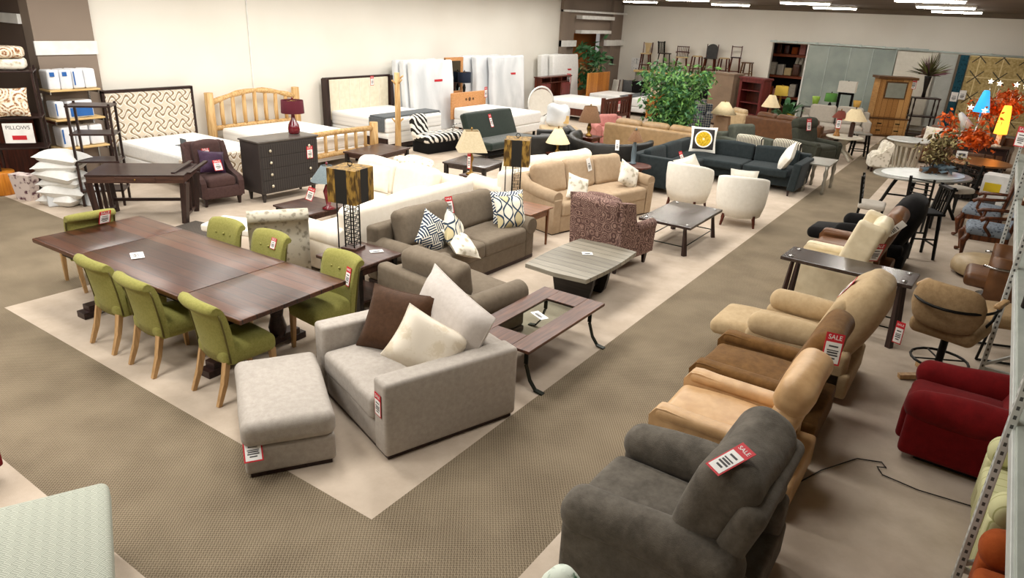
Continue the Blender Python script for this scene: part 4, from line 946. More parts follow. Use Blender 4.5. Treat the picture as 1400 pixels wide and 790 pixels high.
for k in range(6):
    l = ('white pillow at the bottom of the stack on the floor', 'white pillow second from the floor in the stack', 'white pillow third from the floor in the stack', 'white pillow third from the top of the stack', 'white pillow second from the top of the stack', 'white pillow on top of the stack')[k]
    pillow('bed_pillow', l, (-9.25+(k % 2)*.05-.1, 2.38+.03*((k*7) % 3), .09+.135*k), (0, 4 if k % 2 else -3, 30+9*((k*5) % 3-1)), .68, .48, .21, M['tick'], group='white pillows stacked on the floor')
t = thing('paper_bag', 'leaf patterned bag standing on the floor beside the pillow stack', 'bag', (-10.05, 2.12, 0), 20)
b = MB(); b.loft([[(-.14, -.08, 0), (.14, -.08, 0), (.14, .08, 0), (-.14, .08, 0)], [(-.2, -.1, .42), (.2, -.1, .42), (.2, .1, .42), (-.2, .1, .42)]], smooth=False); b.build('bag_body', M['leafprint'], t)
o = MB().lathe([(.0, .38), (.24, .38), (.25, .36), (.25, .02), (.24, 0)], (0, 0, 0), 24).build('round_stool', M['orangecrate']); o.location = (-10.75, 2.0, 0); tag(o, 'orange round wooden stool at the edge of the wall display', 'stool')
pillow('throw_pillow', 'brown and red printed pillow in the dark display shelf', (-10.5, 2.35, 1.5), (75, 0, 62), .46, .46, .16, M['rusty'])
for k, (l, c) in enumerate((('folded cream blanket on top of the dark display shelf', M['floral_lt']), ('folded floral blanket on the cream one atop the display shelf', M['rusty']))):
    o = MB().rb((0, 0, .09), (.6, .42, .17), .06, n=3, wob=.006).build('folded_blanket', c); o.location = (-10.72, 2.44, 1.998+k*.18); o.rotation_euler = (0, 0, R(62)); tag(o, l, 'blanket')
o = MB().rb((0, 0, .2), (.42, .3, .4), .05, n=3).build('folded_blanket', M['greyblue']); o.location = (-10.85, 2.3, 1.268); tag(o, 'grey green blanket pile inside the dark display shelf', 'blanket')
t = thing('shelf_sign', 'white card sign hanging on the dark display shelf', 'sign', (-10.3, 2.28, 1.2), 55)
MB().box((0, 0, -.17), (.42, .006, .32)).build('card', M['paper'], t); lettering('PILLOWS', .085, M['ink'], t, (0, -.004, -.08), (90, 0, 0)); MB().box((0, -.005, -.24), (.2, .003, .07), r=.0005).build('red_panel', M['tagred'], t)
t = thing('cabinet', 'dark reddish cabinet at the extreme end of the wall display', 'cabinet', (-11.75, 2.55, 0), 90)
MB().box((0, 0, .525), (.9, .5, 1.05)).build('body', M['cherry'], t); MB().box((0, -.256, .55), (.42, .012, .9)).build('door', M['cherry'], t); MB().box((0, 0, 1.07), (.96, .56, .04)).build('top', M['darkwood'], t)
for k, (x, y, rr) in enumerate(((-8.75, 2.55, 20), (-8.98, 2.28, 60))):
    o = MB().rb((0, 0, .16), (.42, .1, .32), .03, n=3, wob=.01).build('bedding_pack', M['wrap']); o.location = (x-.25, y+.02, .0); o.rotation_euler = (R(-14), 0, R(rr)); tag(o, ('clear wrapped bedding pack leaning under the tiered shelf', 'clear wrapped bedding pack leaning against the pillow stack')[k], 'package')
t = thing('desk', 'dark wooden desk with slatted sides facing the dining table', 'desk', (-7.7, 2.86, 0), 45); m = M['darkwood']
b = MB(); b.box((0, 0, .745), (1.36, .85, .03)); b.build('desktop', m, t)
for (c, s) in (((0, -.41, .69), (1.33, .03, .11)), ((0, .41, .69), (1.33, .03, .11)), ((-.655, 0, .69), (.03, .8, .11)), ((.655, 0, .69), (.03, .8, .11))): MB().box(c, s).build('apron', M['walnut_x'], t)
o = MB().box((0, -.43, .69), (.55, .012, .08)).build('drawer', M['walnut_x'], t); MB().ball((0, -.445, .69), .014, n=8).build('knob', M['brass'], o)
for sx in (-1, 1):
    for sy in (-1, 1): MB().bar((sx*.66, sy*.37, .64), (sx*.60, sy*.35, 0), .1, w1=.075).build('leg', M['darkwood_z'], t)
    for k in range(3): MB().bar((sx*.62, -.2+k*.2, .64), (sx*.6, -.2+k*.2, .1), .05, .02).build('side_slat', M['darkwood_z'], t)
    MB().box((sx*.6, 0, .1), (.04, .7, .05)).build('side_rail', m, t)
MB().box((0, .33, .2), (1.2, .03, .05)).build('stretcher', m, t)
for (x, y, a) in ((.5, .2, 30), (.72, .3, 55)): MB().bar((x, -.3, .76), (x+.1, .4, .80), .06, .03).build('tray_rail', m, t)
# ------------------------------------------------------------------ aubergine chair, dresser, lamp
t = wing_chair('armchair', 'aubergine upholstered armchair beside the dark dresser', (-7.83, 4.10, 0), 78, .76, .78, M['aubergine'], .98, .14, 'slope', arm_h=.56)
pillow('throw_pillow', 'purple satin pillow on the aubergine armchair', (-7.80, 4.08, .68), (62, 10, 78), .42, .38, .15, M['purple'])
tag_on('aubergine upholstered', 'sale tag on the back of the aubergine armchair', (-9.41, 4.99, .5), .13, .13); sale_tag('sale tag on the purple pillow', (-7.64, 4.06, .74), (-28, 0, 78), .14, .18)
t = thing('dresser', 'charcoal fluted dresser with pale metal knobs', 'dresser', (-7.36, 5.12, 0), 88)
MB().rb((0, 0, .59), (1.2, .54, .86), .012, n=2).build('body', M['dresser_s'], t); MB().rb((0, -.0, 1.035), (1.24, .58, .03), .008, n=2).build('top', M['stone'] if False else plain('grey_dresser_top', '57514c', .3), t)
for k in range(4):
    z = .285+.2*k; o = MB().rb((0, -.272, z), (1.16, .014, .19), .004).build('drawer', M['dresser'], t)
    for sx in (-1, 1): MB().lathe([(.012, 0), (.012, .012), (.028, .018), (.02, .03), (.001, .032)], (0, 0, 0), 8, M=T(sx*.4, -.279, z) @ RX(90)).build('knob', M['knob'], o)
feet(t, 1.16, .5, .17, M['dresser_s'], 'taper', .06, .03, 'leg')
tag_on('charcoal fluted', 'sale tag hanging on the front of the charcoal dresser', (-8.14, 6.41, .5), .13, .22)
table_lamp('burgundy drum shade lamp with ruby glass base on the dresser', (-7.42, 5.5, 1.05), [(.08, 0), (.1, .02), (.105, .08), (.09, .16), (.04, .25), (.025, .36), (.03, .38)], M['burg_glass'], .2, .19, .22, .36, M['burg_shade'])
# ------------------------------------------------------------------ beds along the long wall (head at the wall, foot towards +x)
XW = XL+.03
def bed(name, label, x, y, w, l, mz, **k):
    t = thing(name, label, 'bed', (x, y, 0), -90); bed_base(t, w, l, mz, **k); return t
t = bed('upholstered_bed', 'bed with tall cream trellis headboard in a dark frame', XW+.2, 4.95, 1.6, 2.1, .6)
MB().rb((0, -.06, .98), (1.74, .06, 1.0), .02, n=2).build('headboard_panel', M['trellis'], t)
b = MB(); b.box((0, -.08, 1.51), (1.84, .1, .05)).box((-.895, -.08, .77), (.05, .1, 1.5)).box((.895, -.08, .77), (.05, .1, 1.5)); b.build('headboard_frame', M['darkwood'], t)
MB().rb((0, 2.16, .33), (1.7, .08, .46), .02, n=2).build('footboard', M['trellis'], t); b = MB(); b.box((0, 2.16, .05), (1.76, .1, .1)); b.build('foot_rail', M['darkwood'], t)
o = MB().box((0, 0, .0), (.2, .12, .01)).box((0, .05, .06), (.2, .01, .12)).build('folded_card', M['slate']); o.location = (-9.75, 4.72, .615); tag(o, 'small grey folded card standing on the trellis bed', 'card')
t = bed('log_bed', 'peeled pine log bed beside the trellis bed', XW+.25, 7.35, 1.95, 2.35, .62, m_side=M['banded'])
for sx in (-1, 1): MB().tube([(sx*1.13, -.1, 0), (sx*1.13, -.1, .7), (sx*1.13, -.1, 1.37)], [.1, .095, .09], 14).build('headboard_post', M['log'], t)
arc = [(-1.1+2.2*k/10, -.1, 1.16+.2*math.sin(PI*k/10)) for k in range(11)]
MB().tube(arc, [.055+.012*math.sin(k*2.1) for k in range(11)], 12).build('headboard_rail', M['log_y'], t); MB().tube([(-1.1, -.1, .62), (0, -.1, .63), (1.1, -.1, .62)], .055, 12).build('headboard_rail', M['log_y'], t)
for k in range(7): x = -.84+.28*k; MB().tube([(x, -.1, .62), (x+.01, -.1, .9), (x, -.1, 1.17+.19*math.sin(PI*(x+1.1)/2.2))], [.04, .046, .04], 10).build('spindle', M['log'], t)
for sx in (-1, 1): MB().tube([(sx*1.1, 2.5, 0), (sx*1.1, 2.5, .86)], [.1, .09], 14).build('footboard_post', M['log'], t)
for z in (.3, .74): MB().tube([(-1.05, 2.5, z), (0, 2.5, z+.02), (1.05, 2.5, z)], .055, 12).build('footboard_rail', M['log_y'], t)
for k in range(7): x = -.84+.28*k; MB().tube([(x, 2.5, .3), (x, 2.5, .74)], .036, 10).build('spindle', M['log'], t)
for sx in (-1, 1): MB().tube([(sx*1.08, 0, .3), (sx*1.08, 2.45, .3)], .05, 10).build('side_rail', M['log'], t)
t = bed('upholstered_bed', 'bed with cream channelled headboard and slate blanket across its foot', XW+.2, 10.5, 2.0, 1.95, .74, m_side=M['banded'], mt=.32, slab=M['banded'])
MB().rb((0, -.02, 1.0), (2.1, .07, .98), .02, n=2).build('headboard_panel', M['cream_vinyl'], t)
for k in (-2, -1, 0, 1, 2): MB().box((k*.35, .02, 1.0), (.012, .01, .96), r=.002).build('channel_seam', M['white_uph'], t)
b = MB(); b.box((0, -.05, 1.51), (2.3, .09, .06)); b.bar((-1.12, .0, .0), (-1.12, -.02, 1.52), .08, .2).bar((1.12, .0, .0), (1.12, -.02, 1.52), .08, .2); b.build('headboard_frame', M['darkwood_z'], t)
MB().box((0, .98, .17), (2.06, 1.92, .24)).build('bed_base', M['darkwood'], t)
o = MB(); o.rb((0, 1.62, .775), (2.04, .5, .05), .02, n=2).rb((-1.03, 1.62, .6), (.03, .5, .32), .012, n=2).rb((1.03, 1.62, .6), (.03, .5, .32), .012, n=2); o = o.build('blanket', M['slate']); o.location = (XW+.2, 10.5, 0); o.rotation_euler = (0, 0, R(-90)); tag(o, 'slate blanket folded over the foot of the channelled bed', 'blanket')
tag_on('bed with cream channelled', 'sale tag on the cream channelled headboard', (-17.9, 17.8, .5), .12, .24)
t = thing('coat_tree', 'peeled pine coat tree standing by the zebra chaise', 'coat rack', (-8.52, 9.32, 0), 0)
MB().tube([(0, 0, 0), (.01, 0, .9), (0, 0, 1.86)], [.075, .065, .06], 12).build('pole', M['log'], t)
for k, (a, z) in enumerate(((0, 1.6), (150, 1.64), (260, 1.58), (60, 1.68), (200, .72), (20, .74))): MB().tube([(0, 0, z), (.14*math.cos(R(a)), .14*math.sin(R(a)), z+.12)], [.028, .018], 8).build('peg', M['log'], t)
t = thing('chaise', 'zebra print chaise with chrome scroll arm at the bed foot', 'chaise', (-8.3, 10.6, 0), 84)
MB().cush((0, 0, .34), (1.4, .6, .2), .08, puff=.02).build('seat', M['zebra'], t); MB().cush((0, 0, 0), (.5, .16, .5), .07, M=T(-.5, .24, .6) @ RX(-12)).build('backrest', M['zebra'], t); MB().rb((0, 0, .13), (1.36, .56, .26), .03, n=2).build('base', M['black_fab'], t)
MB().tube([(.2, -.2, .44), (.24, -.2, .62), (.45, -.2, .64), (.62, -.2, .6), (.64, -.2, .68), (.56, -.2, .7)], .014, 8).build('scroll_arm', M['chrome'], t)
leg_table('coffee_table', 'dark brown table in front of the log bed footboard', 'table', (-7.62, 7.75, 0), 8, .8, 1.25, .46, M['walnut_x'], M['ebony'], .035, .08, .07, .12, 'straight')
# mattresses in plastic, pine bed, mirror
for k, (y, w, l) in enumerate(((12.58, 1.7, 'outermost plastic wrapped mattress of the stack beside the coat tree'), (12.55, 1.7, 'middle plastic wrapped mattress of the stack beside the coat tree'), (12.52, 1.66, 'plastic wrapped mattress against the wall behind the coat tree'))):
    leaning_mattress(l, (XW+.98-k*.27, y, .02), 90, w, 1.9, .22, -5, M['wrap'], title=M['tagred'] if k == 0 else None)
for k, (y, w, l) in enumerate(((16.3, 1.75, 'outermost white mattress standing behind the pine headboard bed'), (15.9, 1.9, 'white mattress standing second behind the pine headboard bed'), (15.6, 1.9, 'white mattress against the wall behind the pine headboard bed'))):
    leaning_mattress(l, (XW+.9-k*.27, y, .02), 90, w, 1.95, .22, -4, M['wrap'], title=M['tagred'] if k == 0 else None)
for k, (y, w, l) in enumerate(((20.4, 1.8, 'white mattress standing behind the cherry bookcase headboard'), (19.9, 1.5, 'white mattress against the wall behind the cherry bookcase headboard'))):
    leaning_mattress(l, (XW+.6-k*.27, y, .02), 90, w, 1.9, .22, -4, M['tick'], title=M['tagred'] if k == 0 else None)
t = bed('pine_bed', 'bed with low carved pine headboard and thick white mattress', -9.85, 13.75, 1.5, 2.0, .66, mt=.3)
MB().rb((0, -.05, .7), (1.6, .07, .72), .02, n=2).build('headboard', M['pine_head'], t)
for k in (-1, 0, 1): MB().lathe([(.06 if k == 0 else .04, 0), (.03, .012)], (0, 0, 0), 8, M=T(k*.16, -.01, .86) @ RX(-90)).build('carving', M['rustic_d'], t)
tag_on('bed with low carved', 'sale tag on the carved pine headboard', (-12.8, 18.5, .5), .14, .3)
t = thing('dresser_mirror', 'pine framed mirror standing behind the pine headboard bed', 'mirror', (-10.66, 13.98, 0), 90)
b = MB(); b.box((-.36, 0, 1.42), (.1, .06, 1.0)).box((.36, 0, 1.42), (.1, .06, 1.0)).box((0, 0, 1.9), (.82, .07, .1)).box((0, 0, .95), (.82, .07, .1)); b.build('frame', M['pine_head'], t); MB().box((0, 0, 1.42), (.62, .02, .86)).build('mirror_glass', M['mirror'], t)
b = MB(); b.rb((0, .02, .46), (1.0, .42, .86), .01, n=2); b.build('dresser_body', M['pine_head'], t); MB().box((0, .02, .02), (1.0, .36, .04)).build('plinth', M['rustic_d'], t)
table_lamp('navy drum shade lamp on the dresser of the pine framed mirror', (-10.52, 14.32, .895), [(.07, 0), (.07, .02), (.03, .05), (.05, .2), (.02, .3)], M['black_metal'], .2, .2, .3, .34, M['navy_shade'])
# cherry bed, orange pine headboard and its bed
t = bed('bookcase_bed', 'bed with dark cherry bookcase headboard and slatted footboard', -9.95, 18.75, 1.9, 2.3, .62, mt=.32)
MB().box((0, -.14, .3), (2.0, .24, .6)).build('headboard_base', M['cherry'], t)
b = MB(); b.box((-.97, -.14, .92), (.06, .26, .64)).box((.97, -.14, .92), (.06, .26, .64)).box((0, -.14, 1.26), (2.06, .3, .04)).box((0, -.26, .92), (1.9, .02, .64)).box((-.35, -.14, .92), (.04, .24, .64)).box((.35, -.14, .92), (.04, .24, .64)).box((0, -.14, 1.08), (1.9, .24, .03)); b.build('headboard_bookcase', M['cherry'], t)
for sx in (-1, 1): o = MB().box((sx*.66, -.02, .84), (.56, .02, .42)).build('door', M['cherry_red'], t); MB().ball((sx*.45, -.005, .84), .02, n=8).build('knob', M['brass'], o)
b = MB(); b.box((-.98, 2.36, .42), (.12, .1, .84)).box((.98, 2.36, .42), (.12, .1, .84)).box((0, 2.36, .74), (1.9, .05, .1)).box((0, 2.36, .2), (1.9, .05, .1)); b.build('footboard_frame', M['cherry'], t)
for k in range(9): MB().box((-.8+.2*k, 2.36, .46), (.14, .03, .46)).build('footboard_slat', M['cherry'], t)
for sx in (-1, 1): MB().box((sx*.98, 1.1, .3), (.04, 2.3, .22)).build('side_rail', M['cherry'], t)
tag_on('bed with dark cherry', 'sale tag on the dark cherry bookcase headboard', (-14.1, 26.8, .5), .16, .34); tag_on('bed with dark cherry', 'sale tag on the dark cherry footboard', (-7.63, 19, .5), .17, .36)
t = bed('plank_bed', 'bed with honey pine plank headboard beyond the cherry bed', -9.7, 21.5, 1.6, 2.3, .62, mt=.3)
MB().rb((0, -.08, .66), (1.7, .07, 1.32), .015, n=2).build('headboard', M['orange_wood'], t); MB().rb((0, 2.36, .36), (1.7, .06, .72), .015, n=2).build('footboard', M['orange_wood'], t)
o = MB().rb((0, 1.5, .645), (1.64, .5, .035), .015, n=2).build('blanket', M['slate']); o.location = (-9.7, 21.5, 0); o.rotation_euler = (0, 0, R(-90)); tag(o, 'grey blanket across the honey pine bed', 'blanket')
# ------------------------------------------------------------------ middle: futon, leather, ottomans, lamps
t = thing('futon', 'dark green velvet futon sofa before the pine bed', 'futon', (-6.95, 11.2, 0), 88); m = fabric('dark_green_velvet', '18221c', '26322a', 6, 160, .6, .2, .5)
MB().cush((0, -.12, .34), (1.86, .72, .18), .06, puff=.015, wob=.003).build('seat', m, t); MB().cush((0, 0, 0), (1.86, .18, .66), .06, wob=.003, M=T(0, .33, .68) @ RX(-22)).build('backrest', m, t); MB().rb((0, -.05, .18), (1.76, .6, .14), .02, n=2).build('base', M['black_fab'], t)
feet(t, 1.7, .6, .12, M['darkwood_z'], 'taper', .06, .03, 'leg'); tag_on('dark green velvet', 'sale tag on the back of the green futon', (-8.38, 12.78, .5), .1, .32)
def club(label, loc, rz, w, d, h, m): return sofa('leather_armchair', label, 'armchair', loc, rz, w, d, m, n=1, fh=.08, base=.3, seat=.44, aw=.16, ah=h-.12, arm='track', bh=h, bt=.14, nobackc=False, bch=h+.0, bct=.16)
club('black leather tub chair seen from behind, beside the panel lamp', (-5.25, 10.35, 0), -128, .95, .85, .82, M['black_leather'])
club('black leather armchair behind the ivory sofa, beyond the small grey table', (-5.7, 11.75, 0), -50, .8, .85, .76, M['black_leather'])
t = thing('curved_sofa', 'black leather curved sofa with its back to the tan sofa', 'sofa', (-4.08, 11.4, 0), 180); rings = []; m = M['black_leather']
for k in range(21):
    a = R(-12+204*k/20); e = abs(k-10)/10; h = .80-.08*(1-e)**1; ca, sa = math.cos(a), math.sin(a); q = lambda r, z: (ca*r*1.04, sa*r*.9, z)
    rings.append([q(.86, .1), (q(.9, .4)), q(.93, h-.04), q(.91, h), q(.84, h), q(.78, h-.06), q(.76, .4), q(.74, .1)])
MB().loft(rings).build('backrest', m, t); MB().rb((0, .02, .26), (1.3, 1.1, .3), .1, n=3).build('seat_base', m, t)
for sx in (-.5, .5): MB().cush((sx*.64, -.05, .44), (.63, 1.0, .14), .05, puff=.02).build('seat_cushion', m, t)
feet(t, 1.3, 1.0, .12, M['darkwood_z'], 'taper', .06, .03)
tag_on('black leather curved', 'sale tag on the rim of the black curved sofa', (-4.2, 12.0, .5), .08, .22, True)
table_lamp('cream bell shade lamp above the dark lift table', (-4.55, 6.95, .55), [(.09, 0), (.09, .02), (.025, .05), (.02, .2), (.05, .28), (.02, .36), (.014, .46)], M['brass'], .25, .12, .34, .42, M['cream_shade'], square=True, rz=45)
leg_table('end_table', 'small dark stand under the cream bell shade lamp', 'table', (-4.55, 6.95, 0), 0, .3, .3, .55, M['walnut_x'], M['ebony'], .03, .08, .04, 0, 'straight')
leg_table('coffee_table', 'dark brown square table behind the ivory sectional', 'table', (-5.35, 8.1, 0), 8, .95, .85, .5, M['espresso_top'], M['ebony'], .035, .08, .07, .1, 'straight')
sale_tag('sale tag hanging from the cream bell shade lamp', (-4.48, 6.8, .98), (0, 0, 20), .06, .3)
o = leg_table('side_table', 'small grey topped table beside the black tub chair', 'table', (-4.45, 9.35, 0), 10, .6, .5, .5, M['stone'], M['black_metal'], .03, .05, .04, 0, 'straight')
sale_tag('sale card on the small grey topped table', (-4.42, 9.25, .505), (-88, 0, 10), .3, .12, plainc=True)
t = thing('ottoman', 'beige leather square ottoman with a wrapped pillow bag on it', 'ottoman', (-6.45, 13.2, 0), 40)
MB().rb((0, 0, .2), (.92, .92, .34), .04, n=3).build('base', M['beigeleather'], t); MB().cush((0, 0, .43), (.98, .98, .16), .06, puff=.015).build('cushion', M['beigeleather'], t); feet(t, .9, .9, .05, M['darkwood'], 'block')
t = thing('pillow_bag', 'clear plastic bag of pillows standing on the beige ottoman', 'bag', (-6.62, 13.3, .52), 30)
MB().cush((0, 0, .27), (.6, .4, .56), .16, wob=.03).build('bag_body', M['wrap'], t); MB().box((.24, -.2, .2), (.14, .01, .2)).build('printed_label', M['pine_shelf'], t)
t = thing('papasan_chair', 'white round papasan frame beside the standing mattresses', 'chair', (-8.7, 15.7, 0), 60)
MB().tube([(.42*math.cos(a), -.1+.0*math.sin(a), .75+.46*math.sin(a)) for a in [2*PI*k/24 for k in range(25)]], .03, 8).build('ring', M['white_paint'], t); MB().lathe([(0.01, -.16), (.2, -.13), (.36, -.05), (.4, 0)], (0, 0, 0), 24, M=T(0, -.1, .75) @ RX(90)).build('cushion', M['white_uph'], t)
MB().lathe([(.3, 0), (.2, .15), (.26, .32)], (0, 0, 0), 16).build('base', M['white_paint'], t)
MB_p = sofa('armchair', 'dusty pink armchair beyond the beige ottoman', 'armchair', (-5.75, 14.6, 0), 40, .9, .85, M['pink'], n=1, fh=.06, aw=.18, ah=.58, bh=.72, bch=.8, arm='roll')
sofa('leather_sofa', 'tan leather sofa with its back to the black curved sofa', 'sofa', (-3.95, 13.75, 0), 180, 2.6, .95, M['tan_leather2'], n=2, nb=3, fh=.06, aw=.22, ah=.62, bh=.78, bch=.9, arm='roll', bct=.24)
leg_table('side_table', 'small dark table under the brown pleated lamp', 'table', (-5.15, 12.35, 0), 0, .5, .5, .55, M['cherry'], M['cherry'], .03, .08, .04, 0)
table_lamp('brown pleated shade lamp among the black leather chairs', (-5.15, 12.35, .55), [(.09, 0), (.08, .03), (.03, .08), (.06, .18), (.03, .3)], M['brass'], .27, .15, .36, .34, M['brown_shade'])
table_lamp('pale cream cone shade lamp below the brown pleated one', (-4.72, 10.18, .5), [(.07, 0), (.06, .03), (.02, .08), (.04, .14), (.02, .2)], M['brass'], .26, .08, .3, .2, M['parch'])
leg_table('side_table', 'small table hidden under the pale cream cone lamp', 'table', (-4.72, 10.18, 0), 0, .36, .36, .5, M['cherry'], M['cherry'], .03, .06, .03, 0)
# ficus tree
def leaves(b, pts, n, r, L, seed):
    q = random.Random(seed)
    for _ in range(n):
        c = q.choice(pts); p = Vector(c)+Vector((q.gauss(0, r), q.gauss(0, r), q.gauss(0, r*.8)))
        d = Vector((q.uniform(-1, 1), q.uniform(-1, 1), q.uniform(-1.1, .3))).normalized(); s = d.orthogonal().normalized(); s.rotate(Matrix.Rotation(q.uniform(0, 6), 3, d)); u = d.cross(s); l = L*q.uniform(.7, 1.3)
        b.add([tuple(p), tuple(p+d*l*.4+s*l*.22+u*l*.06), tuple(p+d*l), tuple(p+d*l*.4-s*l*.22+u*l*.06)], [(0, 1, 2), (0, 2, 3)])
t = thing('potted_tree', 'tall leafy ficus tree standing behind the teal sectional', 'tree', (-4.0, 14.75, 0), 0)
MB().lathe([(.16, 0), (.22, .3), (.23, .34), (.2, .34), (.19, .28)], (0, 0, 0), 18).build('pot', M['pot'], t); q = random.Random(3); pts = []
for k in range(5):
    a = 2*PI*k/5; p = [(0.03*math.cos(a), .03*math.sin(a), .28)]
    for i in range(1, 7): p.append((math.cos(a+i*.2)*.075*i+q.uniform(-.04, .04), math.sin(a+i*.2)*.075*i+q.uniform(-.04, .04), .28+i*.265))
    MB().tube(p, [.03, .026, .022, .018, .014, .01, .006], 6).build('trunk', M['bark'], t); pts += p[2:]
    for i in range(2, 7):
        for s in range(3): aa = q.uniform(0, 6.28); pts.append((p[i][0]+.34*math.cos(aa), p[i][1]+.34*math.sin(aa), p[i][2]+q.uniform(-.1, .2)))
for k, (m, s) in enumerate(((M['leaf'], 1), (M['leaf2'], 2))): b = MB(); leaves(b, pts, 1700, .14, .15, s); b.build('foliage', m, t)
# ------------------------------------------------------------------ far wall: ledge with bar stools, chairs below
LZ = 1.28
t = thing('display_ledge', 'long grey display ledge with pine edge carrying the bar stools', 'ledge', (-7.75, 25.45, 0), 0)
MB().box((0, 0, LZ-.04), (4.5, .95, .08)).build('ledge_top', M['pine_shelf'], t); MB().box((0, .02, (LZ-.08)/2), (4.4, .86, LZ-.08)).build('front_panel', plain('grey_ledge_paint', '8f8a80', .6), t)
for k in range(4): o = MB().box((-1.6+k*1.08, -.43, .62), (.8, .06, .86)).build('mantel', plain('mantel_grey', 'a39d92', .5) if k == 0 else bpy.data.materials['mantel_grey'], t); MB().box((-1.6+k*1.08, -.465, .55), (.5, .03, .6)).build('firebox', M['black_fab'], o)
def bar_stool(kind, label, loc, rz, sh=.74, back=0, m=None, seat=None, w=.4):
    m = m or M['cherry']; seat = seat or m; t = thing('bar_stool', label, 'stool', loc, rz, 'bar stools on the display ledge')
    if kind == 'round': MB().lathe([(w*.48, sh-.04), (w*.5, sh-.02), (w*.46, sh)], (0, 0, 0), 18).build('seat', seat, t)
    elif kind == 'cushion': MB().cush((0, 0, sh-.03), (w, w, .09), .035, puff=.015).build('seat', seat, t)
    else: MB().rb((0, 0, sh-.02), (w, w, .04), .012, n=2).build('seat', seat, t)
    for sx in (-1, 1):
        for sy in (-1, 1): MB().bar((sx*w*.36, sy*w*.36, sh-.03), (sx*w*.48, sy*w*.48, 0), .046, w1=.036).build('leg', m, t)
    b = MB(); z = sh*.3; q = w*.44
    for s in (-1, 1): b.bar((-q, s*q, z), (q, s*q, z), .022).bar((s*q, -q, z+.1), (s*q, q, z+.1), .022)
    b.build('footrest', m, t)
    y = w*.42
    if back:
        for s in (-1, 1): MB().bar((s*w*.44, y, sh-.03), (s*w*.46, y+.06, sh+back), .034).build('back_post', m, t)
    if kind == 'cushion' or kind == 'slat' or kind == 'plain':
        if back: MB().bar((-w*.46, y+.06, sh+back-.04), (w*.46, y+.06, sh+back-.04), .1, .03, M=T(0, 0, 0)).build('top_rail', m, t)
    if kind == 'slat':
        b = MB()
        for k in range(5): b.bar((-w*.34+k*w*.17, y+.01, sh), (-w*.34+k*w*.17, y+.05, sh+back-.05), .022)
        b.build('back_spindle', m, t)
    if kind == 'vase': MB().prism([(-.06, sh), (.06, sh), (.1, sh+back*.55), (.15, sh+back-.02), (-.15, sh+back-.02), (-.1, sh+back*.55)], y+.02, y+.05, 'y').build('back_splat', seat, t)
    if kind == 'arch':
        pts = [(-.2, sh-.05)]+[(.22*math.cos(a), sh+back*.62+back*.4*math.sin(a)) for a in [PI-PI*k/10 for k in range(11)]]+[(.2, sh-.05)]
        MB().prism(pts, y+.0, y+.08, 'y').build('back_panel', M['black_leather'], t)
    if kind == 'arm':
        MB().tube([(-w*.52, -.12, sh+.16), (-w*.52, .1, sh+.17), (-w*.3, y+.05, sh+.18), (w*.3, y+.05, sh+.18), (w*.52, .1, sh+.17), (w*.52, -.12, sh+.16)], .022, 8).build('arm_rail', m, t)
        b = MB()
        for k in range(7): a = -w*.5+k*w/6; b.bar((a*.8, y*.9, sh), (a*.9, y+.05, sh+.38), .018)
        b.bar((-w*.5, y+.06, sh+.38), (w*.5, y+.06, sh+.38), .08, .03); b.build('back_spindle', m, t)
    return t
Yb = 25.42
bar_stool('vase', 'tan backed bar stool at the brown bay end of the ledge', (-9.72, Yb, LZ), 10, .66, .42, M['cherry'], M['wicker'])
bar_stool('slat', 'turned swivel bar stool with dark seat and small back on the ledge', (-8.92, Yb, LZ), 70, .72, .44, M['black_metal'], M['darkwood'])
bar_stool('arm', 'spindle armed bar stool with pale seat on the ledge', (-8.15, Yb, LZ), 20, .62, .4, M['cherry'], M['wicker'], .48)
bar_stool('round', 'backless dark bar stool between the armed stool and the arched leather one', (-7.52, Yb, LZ), 0, .7, 0, M['cherry'], M['wicker'])
bar_stool('arch', 'black leather arched back bar stool on the ledge', (-6.98, Yb, LZ), 10, .66, .5, M['cherry'], M['black_leather'], .46)
bar_stool('round', 'backless dark bar stool beside the arched leather one, towards the storeroom', (-6.42, Yb, LZ), 0, .7, 0, M['cherry'], M['wicker'])
bar_stool('plain', 'tall bar stool with a single top rail on the ledge', (-5.98, Yb, LZ), 18, .76, .4, M['cherry'], M['darkwood'])
bar_stool('plain', 'low backless pale wooden stool at the storeroom end of the ledge', (-5.5, Yb, .0 if False else LZ), 0, .6, 0, M['rustic_d'], M['rustic_d'], .38)
def side_chair(label, loc, rz, m, um, sh=.47, bh=1.0, w=.48, back='panel', group=None, name='side_chair'):
    t = thing(name, label, 'chair', loc, rz, group); MB().cush((0, 0, sh-.04), (w, w, .1), .04, puff=.015).build('seat', um, t)
    for sx in (-1, 1): MB().bar((sx*w*.42, -w*.42, sh-.06), (sx*w*.43, -w*.44, 0), .04, w1=.03).build('leg', m, t); MB().bar((sx*w*.42, w*.42, sh-.06), (sx*w*.43, w*.52, 0), .04, w1=.03).build('leg', m, t); MB().bar((sx*w*.42, w*.42, sh-.05), (sx*w*.45, w*.56, bh), .036).build('back_post', m, t)
    if back == 'panel': MB().rb((0, 0, 0), (w*.86, .06, bh-sh-.08), .025, n=3, M=T(0, w*.49, (bh+sh)/2+.02) @ RX(-8)).build('back_panel', um, t)
    else:
        b = MB()
        for k in range(5): z = sh+.1+k*(bh-sh-.14)/4; b.bar((-w*.44, w*(.43+.026*k), z), (w*.44, w*(.43+.026*k), z), .018, .018)
        b.build('back_rung', m, t)
    return t
side_chair('white upholstered side chair below the bay doorway plant', (-9.95, 22.9, 0), -30, M['cherry'], M['white_uph']); side_chair('dark leather side chair with nailhead frame before the bar stool ledge', (-9.35, 23.1, 0), 15, M['rustic_d'], M['black_leather'])
